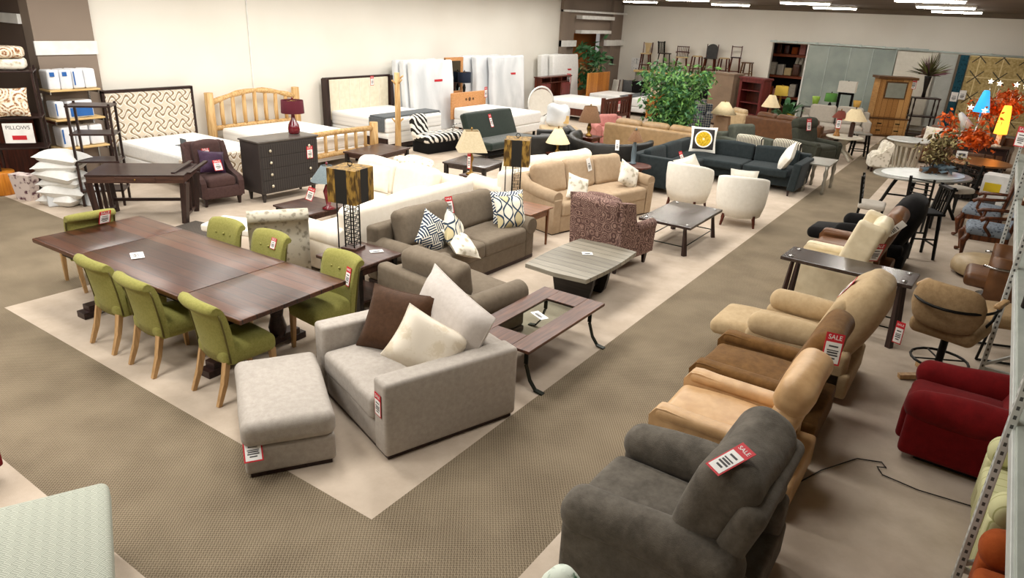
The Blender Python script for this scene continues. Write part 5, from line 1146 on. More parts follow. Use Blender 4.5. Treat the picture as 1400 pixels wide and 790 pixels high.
side_chair('black side chair before the ledge, next to the nailhead leather chair', (-8.85, 23.3, 0), 60, M['black_metal'], M['black_fab']); side_chair('floral seat side chair before the ledge, partly behind the ficus', (-8.2, 23.3, 0), 40, M['cherry'], M['rusty']); side_chair('dark side chair below the ledge, behind the plaid armchair', (-6.4, 23.6, 0), 10, M['black_metal'], M['black_fab'])
t = thing('wall_picture', 'white and black clock face canvas on the far wall', 'picture', (-10.35, YF-.03, 1.45), 0); MB().box((0, 0, 0), (.5, .04, .5)).build('canvas', M['paper'], t)
MB().bar((0, -.023, 0), (.02, -.023, .2), .05, .004).bar((0, -.023, 0), (.14, -.023, .02), .05, .004).build('clock_hand', M['black_fab'], t); b = MB()
for k in range(12): a = R(30*k); b.bar((.17*math.cos(a), -.023, .17*math.sin(a)), (.21*math.cos(a), -.023, .21*math.sin(a)), .03, .004)
b.build('hour_mark', M['black_fab'], t)
t = thing('wall_phone', 'black wall phone on the brown bay pilaster', 'phone', (XL+.13, 25.0, 1.55), 90); MB().rb((0, 0, 0), (.2, .08, .34), .02, n=2).build('body', M['black_fab'], t); MB().rb((0, -.06, 0), (.07, .05, .3), .02, n=2).build('handset', M['black_leather'], t)
# tall plant in the bay doorway
t = thing('potted_plant', 'broad leaved plant with pale flowers at the bay doorway', 'plant', (-10.6, 22.3, 0), 0); MB().lathe([(.18, 0), (.25, .4), (.22, .4)], (0, 0, 0), 16).build('pot', M['pot'], t); q = random.Random(5); pts = []
for k in range(6): a = q.uniform(0, 6.3); p = [(0, 0, .35), (.1*math.cos(a), .1*math.sin(a), 1.1), (.35*math.cos(a), .35*math.sin(a), 1.6+q.uniform(0, .5))]; MB().tube(p, [.02, .016, .01], 6).build('stem', M['bark'], t); pts += p[1:]
b = MB(); leaves(b, pts, 260, .18, .32, 8); b.build('foliage', M['leaf2'], t); b = MB(); leaves(b, [(.15, -.2, 1.25), (-.1, -.2, 1.4), (.3, 0, 1.5)], 60, .1, .16, 9); b.build('blossom', M['flower'], t)
# ------------------------------------------------------------------ far middle: bookcase, plaid chair, lamps, sofas
t = thing('bookcase', 'burgundy wooden bookcase with open shelves', 'bookcase', (-3.82, 20.95, 0), -20); m = M['cherry_red']
b = MB(); b.box((-.43, 0, .8), (.06, .4, 1.6)).box((.43, 0, .8), (.06, .4, 1.6)); b.build('side_panel', m, t); MB().box((0, .19, .8), (.86, .02, 1.56)).build('back_panel', M['cherry'], t); MB().box((0, 0, 1.62), (1.0, .46, .06)).build('top', m, t); MB().box((0, 0, .06), (.9, .4, .12)).build('plinth', m, t)
for z in (.5, .86, 1.24): MB().box((0, 0, z), (.82, .36, .03)).build('shelf', m, t)
b = MB(); b.box((-.41, -.2, .82), (.09, .03, 1.5)).box((.41, -.2, .82), (.09, .03, 1.5)).box((0, -.2, 1.54), (.9, .03, .1)); b.build('face_frame', m, t)
t = thing('cabinet', 'taupe backed tall cabinet beside the burgundy bookcase', 'cabinet', (-4.88, 21.25, 0), 160); MB().rb((0, 0, .86), (.95, .5, 1.6), .01).build('body', M['taupe_paint'], t); MB().box((0, 0, 1.68), (1.02, .56, .05)).build('top', M['taupe_paint'], t); MB().box((0, 0, .03), (.9, .46, .06)).build('plinth', M['darkwood'], t)
for sx in (-1, 1): o = MB().box((sx*.24, -.256, .88), (.45, .014, 1.5)).build('door', M['taupe_paint'], t); MB().ball((sx*.05, -.275, .9), .018, n=8).build('knob', M['brass'], o)
sofa('armchair', 'blue and grey plaid armchair behind the ficus', 'armchair', (-5.05, 19.4, 0), 20, .95, .9, M['plaid'], n=1, fh=.06, arm='roll', bh=.8, bch=.9, ah=.6)
def slab_lamp(label, loc, bm, w, h, r0, r1, sh, sm, z0=None):
    t = thing('table_lamp', label, 'lamp', loc, 0); z0 = z0 or h+.06
    MB().rb((0, 0, h/2), (w, w*.6, h), .02, n=3, taper=.12).build('lamp_base', bm, t); MB().tube([(0, 0, h), (0, 0, z0+sh)], .008, 6).build('lamp_stem', M['brass'], t)
    MB().lathe([(r0, z0), (r1, z0+sh), (r1-.006, z0+sh), (r0-.006, z0+.003)], (0, 0, 0), 24).build('lamp_shade', sm, t); MB().lathe([(.012, 0), (.018, .02), (.001, .05)], (0, 0, z0+sh), 8).build('finial', M['brass'], t); return t
leg_table('end_table', 'small table under the tan block lamp beyond the teal sectional', 'table', (-3.1, 15.9, 0), 0, .55, .55, .55, M['cherry'], M['cherry'], .03, .08, .05, 0)
slab_lamp('tan ceramic block lamp with parchment shade beside the ficus', (-3.1, 15.9, .55), plain('tan_ceramic', '9a7c60', .4), .4, .4, .33, .1, .3, M['parch'])
sofa('loveseat', 'grey green armchair with loose cushions behind the teal sectional', 'armchair', (-2.15, 14.95, 0), 62, 1.15, .95, M['greyblue'], n=1, fh=.06, aw=.2, ah=.62, bh=.72, bch=.92, bct=.26)
leg_table('side_table', 'small table with pale top beside the grey green armchair', 'table', (-1.28, 15.5, 0), 20, .55, .45, .56, M['stone'], M['cherry'], .025, .06, .04)
for k, (x, y, l) in enumerate(((-1.55, 13.75, 'zigzag patterned accent chair behind the teal sectional, towards the grey green armchair'), (-.72, 13.75, 'zigzag patterned accent chair behind the teal sectional, towards the aisle'))):
    t = thing('accent_chair', l, 'chair', (x, y, 0), 165, 'zigzag accent chairs'); MB().cush((0, 0, .4), (.62, .6, .16), .05, puff=.02).build('seat', M['stripes_bw'], t); MB().cush((0, 0, 0), (.66, .14, .46), .06, M=T(0, .3, .66) @ RX(-8)).build('backrest', M['stripes_bw'], t); feet(t, .6, .56, .33, M['darkwood_z'], 'taper', .05, .025, 'leg')
recliner('recliner', 'charcoal green plush recliner at the light carpet edge, beyond the teal sectional', (-.88, 16.5, 0), 62, .95, 1.05, M['dkgreen'], 'head', bh=1.02, ah=.55)
tag_on('charcoal green plush', 'sale tag on the head of the charcoal green recliner', (-1.75, 19.9, .5), .16, .3)
sofa('leather_sofa', 'brown leather sofa with its back turned, near the storeroom', 'sofa', (-1.9, 18.15, 0), 166, 2.3, .95, M['brown_sofa'], n=2, nb=3, fh=.06, aw=.24, ah=.64, bh=.8, bch=.92, bct=.24, arm='roll')
sofa('sofa', 'oatmeal linen sofa in front of the frosted glass partition', 'sofa', (-1.25, 21.1, 0), 14, 1.95, .98, M['ltgrey'], n=2, nb=2, fh=.07, aw=.2, ah=.66, bh=.86, bch=1.0, bct=.2)
t = leg_table('console_table', 'black console table holding lamps and coloured jars', 'table', (-1.65, 22.75, 0), 6, 2.0, .42, .76, M['ebony'], M['ebony'], .03, .1, .05, .2, 'straight')
def jar(label, loc, m, h=.3): o = MB().lathe([(.07, 0), (.1, h*.5), (.13, h), (.115, h), (.09, h*.5), (.05, .02)], (0, 0, 0), 18).build('jar', m); o.location = loc; return tag(o, label, 'jar')
jar('lime green flared jar on the black console', (-2.25, 22.7, .76), M['green_jar'], .34); jar('amber flared jar on the black console', (-1.0, 22.8, .76), M['yellow_jar'], .32)
table_lamp('green drum shade lamp on the black console', (-1.8, 22.72, .76), [(.08, 0), (.08, .02), (.04, .05), (.06, .12), (.02, .2)], M['black_metal'], .19, .18, .26, .22, M['green_shade'])
t = thing('table_lamp', 'white box shade lamp on black open square frame', 'lamp', (-1.38, 22.8, .76), 0); b = MB(); b.box((-.2, 0, .26), (.07, .1, .52)).box((.2, 0, .26), (.07, .1, .52)).box((0, 0, .5), (.46, .1, .06)).box((0, 0, .03), (.5, .14, .06)); b.build('lamp_base', M['black_fab'], t); MB().tube([(0, 0, .5), (0, 0, .92)], .01, 6).build('lamp_stem', M['black_metal'], t)
b = MB(); b.box((0, -.15, .72), (.52, .006, .34)).box((0, .15, .72), (.52, .006, .34)).box((-.26, 0, .72), (.006, .3, .34)).box((.26, 0, .72), (.006, .3, .34)); b.build('lamp_shade', M['white_uph'], t)
leg_table('end_table', 'tall stand under the yellow shade lamp by the storeroom', 'table', (-3.3, 22.3, 0), 0, .5, .5, .7, M['cherry'], M['cherry'], .03, .08, .05, .2)
table_lamp('yellow drum shade lamp before the storeroom opening', (-3.3, 22.3, .7), [(.09, 0), (.08, .03), (.03, .1), (.05, .2), (.02, .34)], M['brass'], .22, .2, .3, .36, M['yshade'])
leg_table('end_table', 'stand under the pale cone lamp behind the brown leather sofa', 'table', (-2.8, 19.3, 0), 0, .45, .45, .6, M['cherry'], M['cherry'], .03, .08, .05, .2)
table_lamp('pale cone shade lamp behind the brown leather sofa', (-2.8, 19.3, .6), [(.09, 0), (.08, .03), (.04, .1), (.05, .26), (.02, .34)], M['oak'], .27, .09, .34, .36, M['parch'])
t = thing('potted_plant', 'wide striped leaf plant at the storeroom opening', 'plant', (-2.75, 21.0, 0), 0); MB().lathe([(.16, 0), (.22, .34), (.19, .34)], (0, 0, 0), 16).build('pot', M['pot'], t); b = MB(); q = random.Random(11)
for k in range(16):
    a = 2*PI*k/16+q.uniform(-.2, .2); L = q.uniform(.5, .8); ca, sa = math.cos(a), math.sin(a); up = q.uniform(.3, .75); r = [(0, 0)]
    for i in range(6):
        s = i/5; w2 = .09*math.sin(PI*min(1, s*.9+.1)); z = .34+up*math.sin(PI*.62*s); d = L*s
        r.append((d, z, w2))
    for i in range(1, 6): (d0, z0, w0), (d1, z1, w1) = r[i], r[i+1]; b.add([(ca*d0-sa*w0, sa*d0+ca*w0, z0), (ca*d0+sa*w0, sa*d0-ca*w0, z0), (ca*d1+sa*w1, sa*d1-ca*w1, z1), (ca*d1-sa*w1, sa*d1+ca*w1, z1)], [(0, 1, 2, 3)])
b.build('foliage', M['leaf2'], t); b = MB(); leaves(b, [(.25, -.2, .6)], 14, .06, .14, 4); b.build('blossom', M['yshade'], t)
sofa('armchair', 'beige leather armchair beside the striped leaf plant', 'armchair', (-3.55, 19.3, 0), 150, 1.0, .9, M['beigeleather'], n=1, fh=.06, aw=.2, ah=.6, bh=.72, bch=.84, arm='roll')
t = pedestal_table('side_table', 'cream painted round side table with two lamps', 'table', (-.3, 17.35, 0), .45, .45, .62, M['cream_paint'], M['cream_paint'])
table_lamp('brown column lamp with parchment shade on the cream side table', (-.18, 17.4, .62), [(.06, 0), (.06, .3), (.055, .36), (.02, .38)], M['walnut_x'], .32, .12, .28, .42, M['parch'])
table_lamp('figurine lamp with red brown shade on the cream side table', (-.5, 17.3, .62), [(.09, 0), (.07, .05), (.04, .12), (.06, .2), (.03, .3), (.015, .44)], M['rustic'], .2, .08, .17, .46, fabric('red_brown_shade', '5e2e24', '7e4538', 30))
sale_tag('sale tag hanging from the figurine lamp', (-.48, 17.15, 1.12), (0, 0, 10), .12, .3)
bar_stool('plain', 'black stool with grey seat beside the oatmeal sofa', (-.02, 18.2, 0), 20, .66, 0, M['black_metal'], M['stone'], .42)['group'] = 'black stools'
# armoire and etagere
t = thing('armoire', 'rustic oak armoire with mirrored door and drawers below', 'armoire', (-.15, 23.55, 0), 26); m = M['rustic']
MB().rb((0, 0, .3), (1.16, .6, .5), .008).build('drawer_base', m, t); MB().box((0, 0, .03), (1.2, .64, .06)).build('plinth', M['rustic_d'], t); MB().box((0, 0, .57), (1.2, .64, .04)).build('waist_moulding', M['rustic_d'], t); MB().rb((0, .02, 1.2), (1.04, .54, 1.22), .008).build('body', m, t); MB().box((0, 0, 1.84), (1.2, .66, .07)).build('cornice', M['rustic_d'], t)
for (x, z, w2) in ((-.28, .42, .5), (.28, .42, .5), (0, .2, 1.06)):
    o = MB().rb((x, -.306, z), (w2, .02, .19), .004).build('drawer', m, t)
    for hx in ((0,) if w2 < .9 else (-.28, .28)): MB().box((x+hx, -.325, z), (.14, .02, .03)).build('handle', M['iron'], o)
o = MB().rb((0, -.26, 1.2), (.9, .025, 1.16), .006).build('door', m, t); b = MB(); b.box((0, -.276, 1.46), (.66, .014, .54)); b.build('mirror_frame', M['rustic_d'], o); MB().box((0, -.285, 1.46), (.58, .01, .46)).build('mirror_pane', M['mirror'], o)
tag_on('rustic oak', 'sale tag on the armoire door', (-1.45, 43.9, .5), .16, .3)
t = thing('etagere', 'dark open etagere with turned posts beside the armoire', 'shelf', (.78, 24.3, 0), 22)
for z in (.1, .66, 1.24): MB().box((0, 0, z), (.8, .45, .04)).build('shelf_board', M['darkwood'], t)
for sx in (-1, 1):
    for sy in (-1, 1): MB().lathe([(.02, 0), (.035, .08), (.02, .14), (.03, .25), (.02, .4), (.035, .55), (.02, .64), (.035, .72), (.02, .85), (.03, 1.0), (.02, 1.12), (.03, 1.22)], (sx*.36, sy*.19, 0), 10).build('post', M['darkwood_z'], t)
t = thing('grass_arrangement', 'spiky grass and purple plumes in a tall dark vase on the etagere', 'plant', (.7, 24.28, 1.26), 0); MB().lathe([(.06, 0), (.05, .2), (.1, .6), (.11, .66), (.09, .66)], (0, 0, 0), 14).build('vase', M['ebony'], t); b = MB(); b2 = MB(); q = random.Random(6)
for k in range(150):
    a = q.uniform(0, 6.3); e = q.uniform(.2, 1.5); L = q.uniform(.4, .8); d = Vector((math.cos(a)*math.cos(e), math.sin(a)*math.cos(e), math.sin(e))); p = Vector((0, 0, .68)); s = d.orthogonal().normalized()*.02
    (b if k % 5 else b2).add([tuple(p-s), tuple(p+s), tuple(p+d*L*.6+s*.8-Vector((0, 0, .02))), tuple(p+d*L-Vector((0, 0, .1*math.cos(e))))], [(0, 1, 2), (0, 2, 3)])
b.build('foliage', M['grass_l'], t); b2.build('plume', plain('purple_plume', '5a3440', .8), t)
# hanging rugs
def hung(label, x0, x1, y, z0, z1, m, cat='rug', th=.03):
    o = MB().rb(((x0+x1)/2, 0, (z0+z1)/2), (x1-x0, th, z1-z0), .01, n=2).build('hanging_rug', m); o.location = (0, y, 0); return tag(o, label, cat)
t = thing('rug_rail', 'pale steel rail the display rugs hang from', 'rail', (0, YF-.35, 0), 0)
MB().tube([(-.6, 0, 2.66), (5.2, 0, 2.62)], .03, 10).build('rail_bar', M['rail'], t)
for x in (-.5, .8, 2.2, 3.6, 5.0): MB().box((x, .17, 2.66), (.05, .4, .05)).build('rail_bracket', M['rail'], t)
hung('plain cream rug hanging behind the armoire', -.5, .72, YF-.3, .2, 2.6, M['cream_rug']); hung('pale grey rug hanging beside the cream rug', .8, 1.3, YF-.3, .2, 2.6, M['grey_rug']); hung('dark teal rug hanging at the edge of the rug display', 1.38, 1.62, YF-.42, .2, 2.6, M['tealrug']); hung('gold brown trellis patterned rug hanging at the end of the room', 1.64, 4.6, YF-.36, .2, 2.6, M['rugp'])
hung('grey brown rug edge hanging between the pale and teal rugs', 1.3, 1.38, YF-.3, .2, 2.6, M['taupe'])
for (x, z, l) in ((1.5, 1.42, 'white price card pinned on the teal rug'), (1.72, 1.5, 'pink and white price card pinned on the trellis rug')): sale_tag(l, (x, YF-.46, z), (0, 0, 0), .2, .3, plainc=True)
# dark sofa with floral pillows, console with glowing lamps and autumn leaves
sofa('sofa', 'dark brown sofa with floral pillows in front of the hanging rugs', 'sofa', (2.25, 19.0, 0), -10, 2.2, .95, M['brown_sofa'], n=2, nb=2, fh=.05, aw=.22, ah=.66, bh=.82, bch=.94, arm='roll')
for k, (x, m, l) in enumerate(((1.6, M['floral_lt'], 'pale floral pillow at the armoire end of the dark brown sofa'), (2.1, M['rusty'], 'brown printed pillow in the middle of the dark brown sofa'), (2.6, M['floral'], 'grey floral pillow on the dark brown sofa, towards the shelving'))): pillow('throw_pillow', l, (x, 18.75-.05*k, .74), (64, 0, -8+8*k), .48, .44, .16, m)
t = leg_table('console_table', 'dark console table carrying the glowing lamps', 'table', (2.72, 16.9, 0), -6, 1.1, .5, .86, M['darkwood'], M['darkwood_z'], .03, .14, .06, .2, 'straight')
MB_ = MB(); t = thing('glow_lamp', 'glowing amber cylinder lamp on the dark console', 'lamp', (2.98, 16.8, .86), 0); MB().lathe([(.1, 0), (.09, .04), (.05, .06), (.05, .3)], (0, 0, 0), 14).build('lamp_base', M['floral_lt'], t); MB().lathe([(.13, .3), (.12, .5), (.1, .74), (.07, .92), (.05, .92)], (0, 0, 0), 16).build('lamp_shade', M['warm_glow'], t)
t = thing('glow_lamp', 'glowing blue cone lamp above the dark console', 'lamp', (2.5, 16.95, .86), 0); MB().lathe([(.09, 0), (.03, .05), (.02, .5), (.02, .7)], (0, 0, 0), 12).build('lamp_base', M['chrome'], t); MB().lathe([(.17, .72), (.07, 1.16), (.05, 1.2)], (0, 0, 0), 18).build('lamp_shade', M['blue_glow'], t)
t = thing('floor_lamp', 'white cone reading lamp beside the dark sofa arm', 'lamp', (2.05, 17.0, 0), 0); MB().lathe([(.16, 0), (.16, .03), (.02, .05), (.015, 1.35)], (0, 0, 0), 14).build('pole', M['chrome'], t); MB().lathe([(.14, -.28), (.05, .1), (.03, .12)], (0, 0, 0), 16, M=T(.12, 0, 1.42) @ RY(-35)).build('lamp_shade', M['white_paint'], t)
def autumn(label, loc, h, n, seed, stars):
    t = thing('autumn_tree', label, 'decoration', loc, 0); MB().lathe([(.16, 0), (.15, .05), (.03, .08), (.02, h*.6)], (0, 0, 0), 12).build('stand', M['bark'], t); q = random.Random(seed); pts = []
    for k in range(7): a = q.uniform(0, 6.3); e = (.42*math.cos(a), .2*math.sin(a), h+q.uniform(-.35, .25)); MB().tube([(0, 0, h*.58), (e[0]*.5, e[1]*.5, h*.85), e], [.012, .009, .005], 5).build('branch', M['bark'], t); pts += [e, (e[0]*.6, e[1]*.6, h*.9)]
    b = MB(); leaves(b, pts, n*2, .1, .13, seed); b.build('foliage', M['autumn'], t)
    for (x, z) in stars:
        b = MB(); 
        for k in range(5): a = 2*PI*k/5+.3; b.add([(x+.022*math.cos(a-.63), -.3, z+.022*math.sin(a-.63)), (x+.065*math.cos(a), -.3, z+.065*math.sin(a)), (x+.022*math.cos(a+.63), -.3, z+.022*math.sin(a+.63)), (x, -.33, z), (x, -.27, z)], [(0, 1, 3), (1, 2, 3), (1, 0, 4), (2, 1, 4)])
        o = b.build('star_light', M['star_glow'], t); MB().tube([(x, -.3, z-.02), (x*.6, -.1, h*.8), (0, 0, h*.6)], .004, 5).build('wire', M['chrome'], o)
autumn('orange autumn leaf tree with star lights in front of the trellis rug', (2.82, 17.45, 0), 1.85, 420, 21, ((-.3, 2.25), (-.12, 2.22), (.38, 2.2), (.2, 2.22)))
autumn('orange autumn leaf tree with star lights beside the black tea cart', (2.3, 15.75, 0), 1.3, 300, 22, ((.02, 1.78), (.28, 1.74)))
t = thing('counter_sign', 'white price card on a stand by the black tea cart', 'sign', (2.42, 14.62, .79), 10); MB().box((0, 0, .1), (.2, .006, .15), M=RX(-12)).build('card', M['paper'], t); MB().box((0, .01, .02), (.08, .06, .04)).build('stand', M['black_fab'], t); MB().box((0, -.022, .1), (.12, .003, .05), M=RX(-12), r=.0005).build('price_print', M['ink'], t)
# ------------------------------------------------------------------ right row: recliners facing the aisle, console between
recliner('recliner', 'charcoal plush recliner with large pillow back, nearest the camera', (1.80, .80, 0), -90, 1.08, 1.16, M['grey_micro'], 'pillow', bh=1.04, ah=.62, seat=.46, aw=.24, arm='pad', tilt=17)
tag_on('charcoal plush recliner', 'sale tag lying on the pillow back of the charcoal recliner', (1.9, 1.45, .5), .1, .24, spin=-18)
recliner('recliner', 'camel leather recliner with boxy headrest beside the charcoal one', (1.76, 2.08, 0), -90, .84, 1.1, M['tan_leather'], 'head', bh=1.02, ah=.56, aw=.14, tilt=18)
recliner('recliner', 'brown suede recliner between the camel and beige ones', (1.72, 3.02, 0), -90, .88, 1.1, M['brown_micro'], 'smooth', bh=1.02, ah=.55, aw=.15, tilt=20)
tag_on('brown suede', 'large sale tag on the back of the brown suede recliner', (2.09, 3.74, .5), .14, .24, spin=-8)
recliner('recliner', 'beige suede recliner with rounded back and padded arms', (1.78, 4.12, 0), -90, .94, 1.1, M['beige_micro'], 'round', bh=1.16, ah=.62, aw=.2, arm='pillow', tilt=22, foot_out=.16)
tag_on('beige suede', 'sale tag on the rounded back of the beige recliner', (1.9, 5.57, .5), .11, .26, spin=-25)
splay_table('sofa_table', 'espresso sofa table with splayed legs between the recliners', 'table', (1.85, 5.58, 0), -3, 1.36, .5, .76)
t = recliner('recliner', 'cream leather wing recliner behind the espresso sofa table', (1.62, 6.55, 0), -90, .84, 1.0, M['cream_leather'], 'wing', bh=1.1, ah=.58, aw=.13, tilt=16)
tag_on('cream leather wing', 'sale tag on the back of the cream wing recliner', (1.94, 7.26, .5), .16, .24, spin=-5)
recliner('recliner', 'chestnut leather recliner between the cream and black ones', (1.66, 7.45, 0), -90, .86, 1.05, M['brown_leather'], 'smooth', bh=1.04, ah=.56, aw=.15, tilt=20)
recliner('recliner', 'black plush recliner farthest along the recliner row', (1.72, 8.42, 0), -90, .92, 1.1, M['black_fab'], 'round', bh=1.1, ah=.56, aw=.2, arm='pillow', tilt=20, foot_out=.1)
tag_on('chestnut leather', 'white sale tag on the chestnut recliner head', (1.99, 8.77, .5), .09, .24, True, spin=-40)
t = bar_stool('slat', 'black metal bar stool standing behind the black recliner', (2.28, 9.35, 0), -60, .72, .4, M['black_metal'], M['black_fab']); t['group'] = 'black stools'
o = MB(); pts = [(2.16, 2.0, .012), (2.35, 2.5, .012), (2.55, 2.85, .012), (2.72, 2.92, .012), (2.76, 2.86, .012), (2.7, 2.83, .012), (2.75, 2.74, .012), (3.0, 2.7, .012), (3.4, 2.74, .012)]
o.tube(pts, .005, 6); tag(o.build('power_cord', M['cord']), 'black power cord running across the floor behind the camel recliner', 'cord')
# tan swivel bar stool
t = thing('swivel_stool', 'tan suede swivel bar stool with wooden armrests and ring footrest', 'stool', (2.92, 4.80, 0), -196)
MB().cush((0, -.03, .6), (.58, .54, .17), .07, puff=.02).build('seat', M['barstool'], t)
rings = []
for k in range(17):
    u = -1+k/8; c = max(.05, 1-abs(u)**5)**.5; x = .31*u; y = .29-.08*u*u; zc, hh = .86, .21*c+.015; th = .045*c+.01
    rings.append([(x, y+th*math.cos(q), zc+hh*math.copysign(abs(math.sin(q))**.6, math.sin(q))) for q in [2*PI*i/16 for i in range(16)]])
MB().loft(rings).build('backrest', M['barstool'], t)
b = MB(); b.tube([(.35*math.cos(R(a)), .41*math.sin(R(a))-.0, .88) for a in range(-25, 206, 15)], .014, 8); b.tube([(.317, -.15, .9), (.29, -.16, .72), (.24, -.05, .6)], .014, 8).tube([(-.317, -.15, .9), (-.29, -.16, .72), (-.24, -.05, .6)], .014, 8); b.build('arm_tube', M['black_metal'], t)
for sx in (-1, 1): MB().rb((sx*.335, -.08, .925), (.06, .26, .04), .015, n=2).build('armrest', M['oakleg'], t)
MB().tube([(0, 0, .6), (0, 0, .06)], .035, 10).build('column', M['black_metal'], t); b = MB(); b.tube([(.25*math.cos(2*PI*k/20), .25*math.sin(2*PI*k/20), .24) for k in range(21)], .013, 8)
for k in range(4): a = PI/4+PI/2*k; b.tube([(0, 0, .24), (.25*math.cos(a), .25*math.sin(a), .24)], .009, 6)
b.build('footring', M['black_metal'], t)
for k in range(4): a = PI/4+PI/2*k; MB().bar((0, 0, .06), (.33*math.cos(a), .33*math.sin(a), .025), .06, .045).build('foot', M['oakleg'], t)
sale_tag('sale tag hanging from the tan swivel bar stool', (2.52, 4.98, .46), (0, 0, -20), .09, .24)
# red recliner, green and orange chairs under the shelving
recliner('recliner', 'crimson chenille recliner pushed under the shelving', (3.28, 3.48, 0), -92, .86, 1.06, M['red'], 'smooth', bh=.86, ah=.56, aw=.2, arm='pad', tilt=20)
sofa('armchair', 'pale green pinstriped armchair under the shelving', 'armchair', (3.80, 2.32, 0), -88, .95, .95, M['green_stripe'], n=1, fh=.05, aw=.2, ah=.6, bh=.78, bch=.86, arm='pad')
sofa('armchair', 'rust orange armchair at the bottom corner under the shelving', 'armchair', (3.80, 1.18, 0), -88, .9, .95, M['orange'], n=1, fh=.05, aw=.2, ah=.58, bh=.74, bch=.8, arm='pad')
# long shelving unit
SX0, SX1 = 3.31, 4.4
t = thing('shelving_unit', 'long white steel shelving with pale green deck along the aisle side', 'shelf', (0, 0, 0), 0)
for (y0, y1) in ((-.6, 4.45), (4.46, 9.0), (9.01, 13.4)): MB().box(((SX0+SX1)/2, (y0+y1)/2, 1.185), (SX1-SX0, y1-y0, .03)).build('deck', M['shelfdeck'], t)
for x, n in ((SX0, 'f'), (SX1, 'b')): MB().box((x, 6.4, 1.14), (.03, 14, .07)).build('deck_beam', M['shelfpost'], t)
for y in (1.75, 5.1, 8.7, 12.4):
    for x in (SX0-.02, SX1):
        o = MB().box((0, 0, 0), (.045, .07, 2.7)).build('post', M['slotted'], t); o.location = (x, y, 1.35)
    b = MB(); b.bar((SX0, y, .2), (SX1, y, 1.0), .025).bar((SX0, y, 1.5), (SX1, y, 2.4), .025).bar((SX0, y, .15), (SX1, y, .15), .03).bar((SX0, y, 2.6), (SX1, y, 2.6), .03); b.build('brace', M['shelfpost'], t)
# what stands on the deck
def upturned(label, loc, rz, m, um):
    t = thing('upturned_chair', label, 'chair', loc, rz, 'chairs stored upside down on the shelving'); MB().rb((0, 0, .1), (.46, .46, .08), .03, n=3).build('seat', um, t)
    for sx in (-1, 1):
        for sy in (-1, 1): MB().lathe([(.03, .12), (.022, .2), (.034, .26), (.02, .34), (.032, .42), (.016, .56)], (sx*.18, sy*.18, 0), 10).build('leg', m, t)
    MB().rb((0, .24, .07), (.44, .04, .14), .015, n=2).build('top_rail', m, t); return t
upturned('brown wooden chair stored upside down on the shelving, farther along', (3.62, 8.1, 1.2), 15, M['carved'], M['floral']); upturned('black turned leg chair stored upside down on the near shelving', (3.66, 4.5, 1.2), -10, M['ebony'], M['pink']); upturned('black turned leg chair stored upside down behind the other black one', (3.62, 3.75, 1.2), 20, M['ebony'], M['black_fab'])
o = MB().cush((0, 0, .17), (.5, .7, .34), .1, puff=.03, wob=.02).build('folded_throw', stripes('grey_white_throw', '8d9088', 'c6c8c2', 18, 'y')); o.location = (3.66, 6.3, 1.2); tag(o, 'grey striped folded throw on the shelving deck', 'throw')
o = MB().rb((0, 0, .2), (.4, .5, .4), .03, n=2).build('carton', M['paper']); o.location = (3.75, 7.2, 1.2); tag(o, 'white carton on the shelving beside the upturned brown chair', 'box')
t = thing('mirror_frame', 'plum framed mirror leaning on the far shelving', 'mirror', (3.75, 11.0, 1.205), -75); b = MB(); b.box((-.36, 0, .55), (.1, .05, 1.1)).box((.36, 0, .55), (.1, .05, 1.1)).box((0, 0, 1.06), (.8, .06, .1)).box((0, 0, .05), (.8, .06, .1)); b.build('frame', M['pink'], t); MB().box((0, 0, .55), (.64, .02, .94)).build('mirror_glass', M['mirror'], t)
sale_tag('sale tag hanging on the far shelving post', (3.2, 10.6, 1.95), (0, 0, -40), .18, .3)
sale_tag('sale tag hanging over the shelving near the black upturned chairs', (3.5, 3.2, 1.44), (0, 30, -40), .12, .2)
# carved chairs, pouf, bronze chair, cart
def carved_chair(label, loc, rz):
    t = thing('carved_armchair', label, 'chair', loc, rz, 'carved mahogany armchairs with blue seats'); m = M['carved']
    MB().cush((0, 0, .45), (.58, .56, .14), .06, puff=.03).build('seat', M['blue_uph'], t); b = MB(); b.box((0, -.26, .36), (.56, .03, .08)).box((0, .26, .36), (.5, .03, .08)).box((-.27, 0, .36), (.03, .5, .08)).box((.27, 0, .36), (.03, .5, .08)); b.build('seat_rail', m, t)
    for sx in (-1, 1):
        MB().tube([(sx*.25, -.24, .38), (sx*.31, -.3, .3), (sx*.27, -.28, .15), (sx*.25, -.27, .05), (sx*.29, -.32, .02)], [.045, .05, .03, .022, .034], 10).build('leg', m, t); MB().tube([(sx*.22, .24, .38), (sx*.23, .27, .2), (sx*.25, .34, .0)], [.035, .03, .025], 8).build('leg', m, t)
        MB().tube([(sx*.27, .02, .42), (sx*.3, -.08, .54), (sx*.31, -.06, .66)], [.03, .024, .026], 8).tube([(sx*.25, .28, .72), (sx*.31, .1, .7), (sx*.32, -.1, .68), (sx*.33, -.16, .64)], [.022, .028, .03, .034], 8).build('arm', m, t); MB().tube([(sx*.22, .25, .4), (sx*.24, .3, .75), (sx*.2, .34, 1.05)], [.03, .026, .026], 8).build('back_post', m, t)
    MB().tube([(-.2, .34, 1.05), (-.08, .35, 1.1), (0, .35, 1.13), (.08, .35, 1.1), (.2, .34, 1.05)], .03, 8).build('crest_rail', m, t); MB().rb((0, 0, 0), (.36, .06, .5), .03, n=3, M=T(0, .31, .78) @ RX(-8)).build('back_panel', M['blue_uph'], t)
carved_chair('carved mahogany armchair with blue seat, next to the beige pouf', (3.12, 9.98, 0), -85); carved_chair('carved mahogany armchair with blue seat, next to the tea cart', (3.02, 11.4, 0), -95)
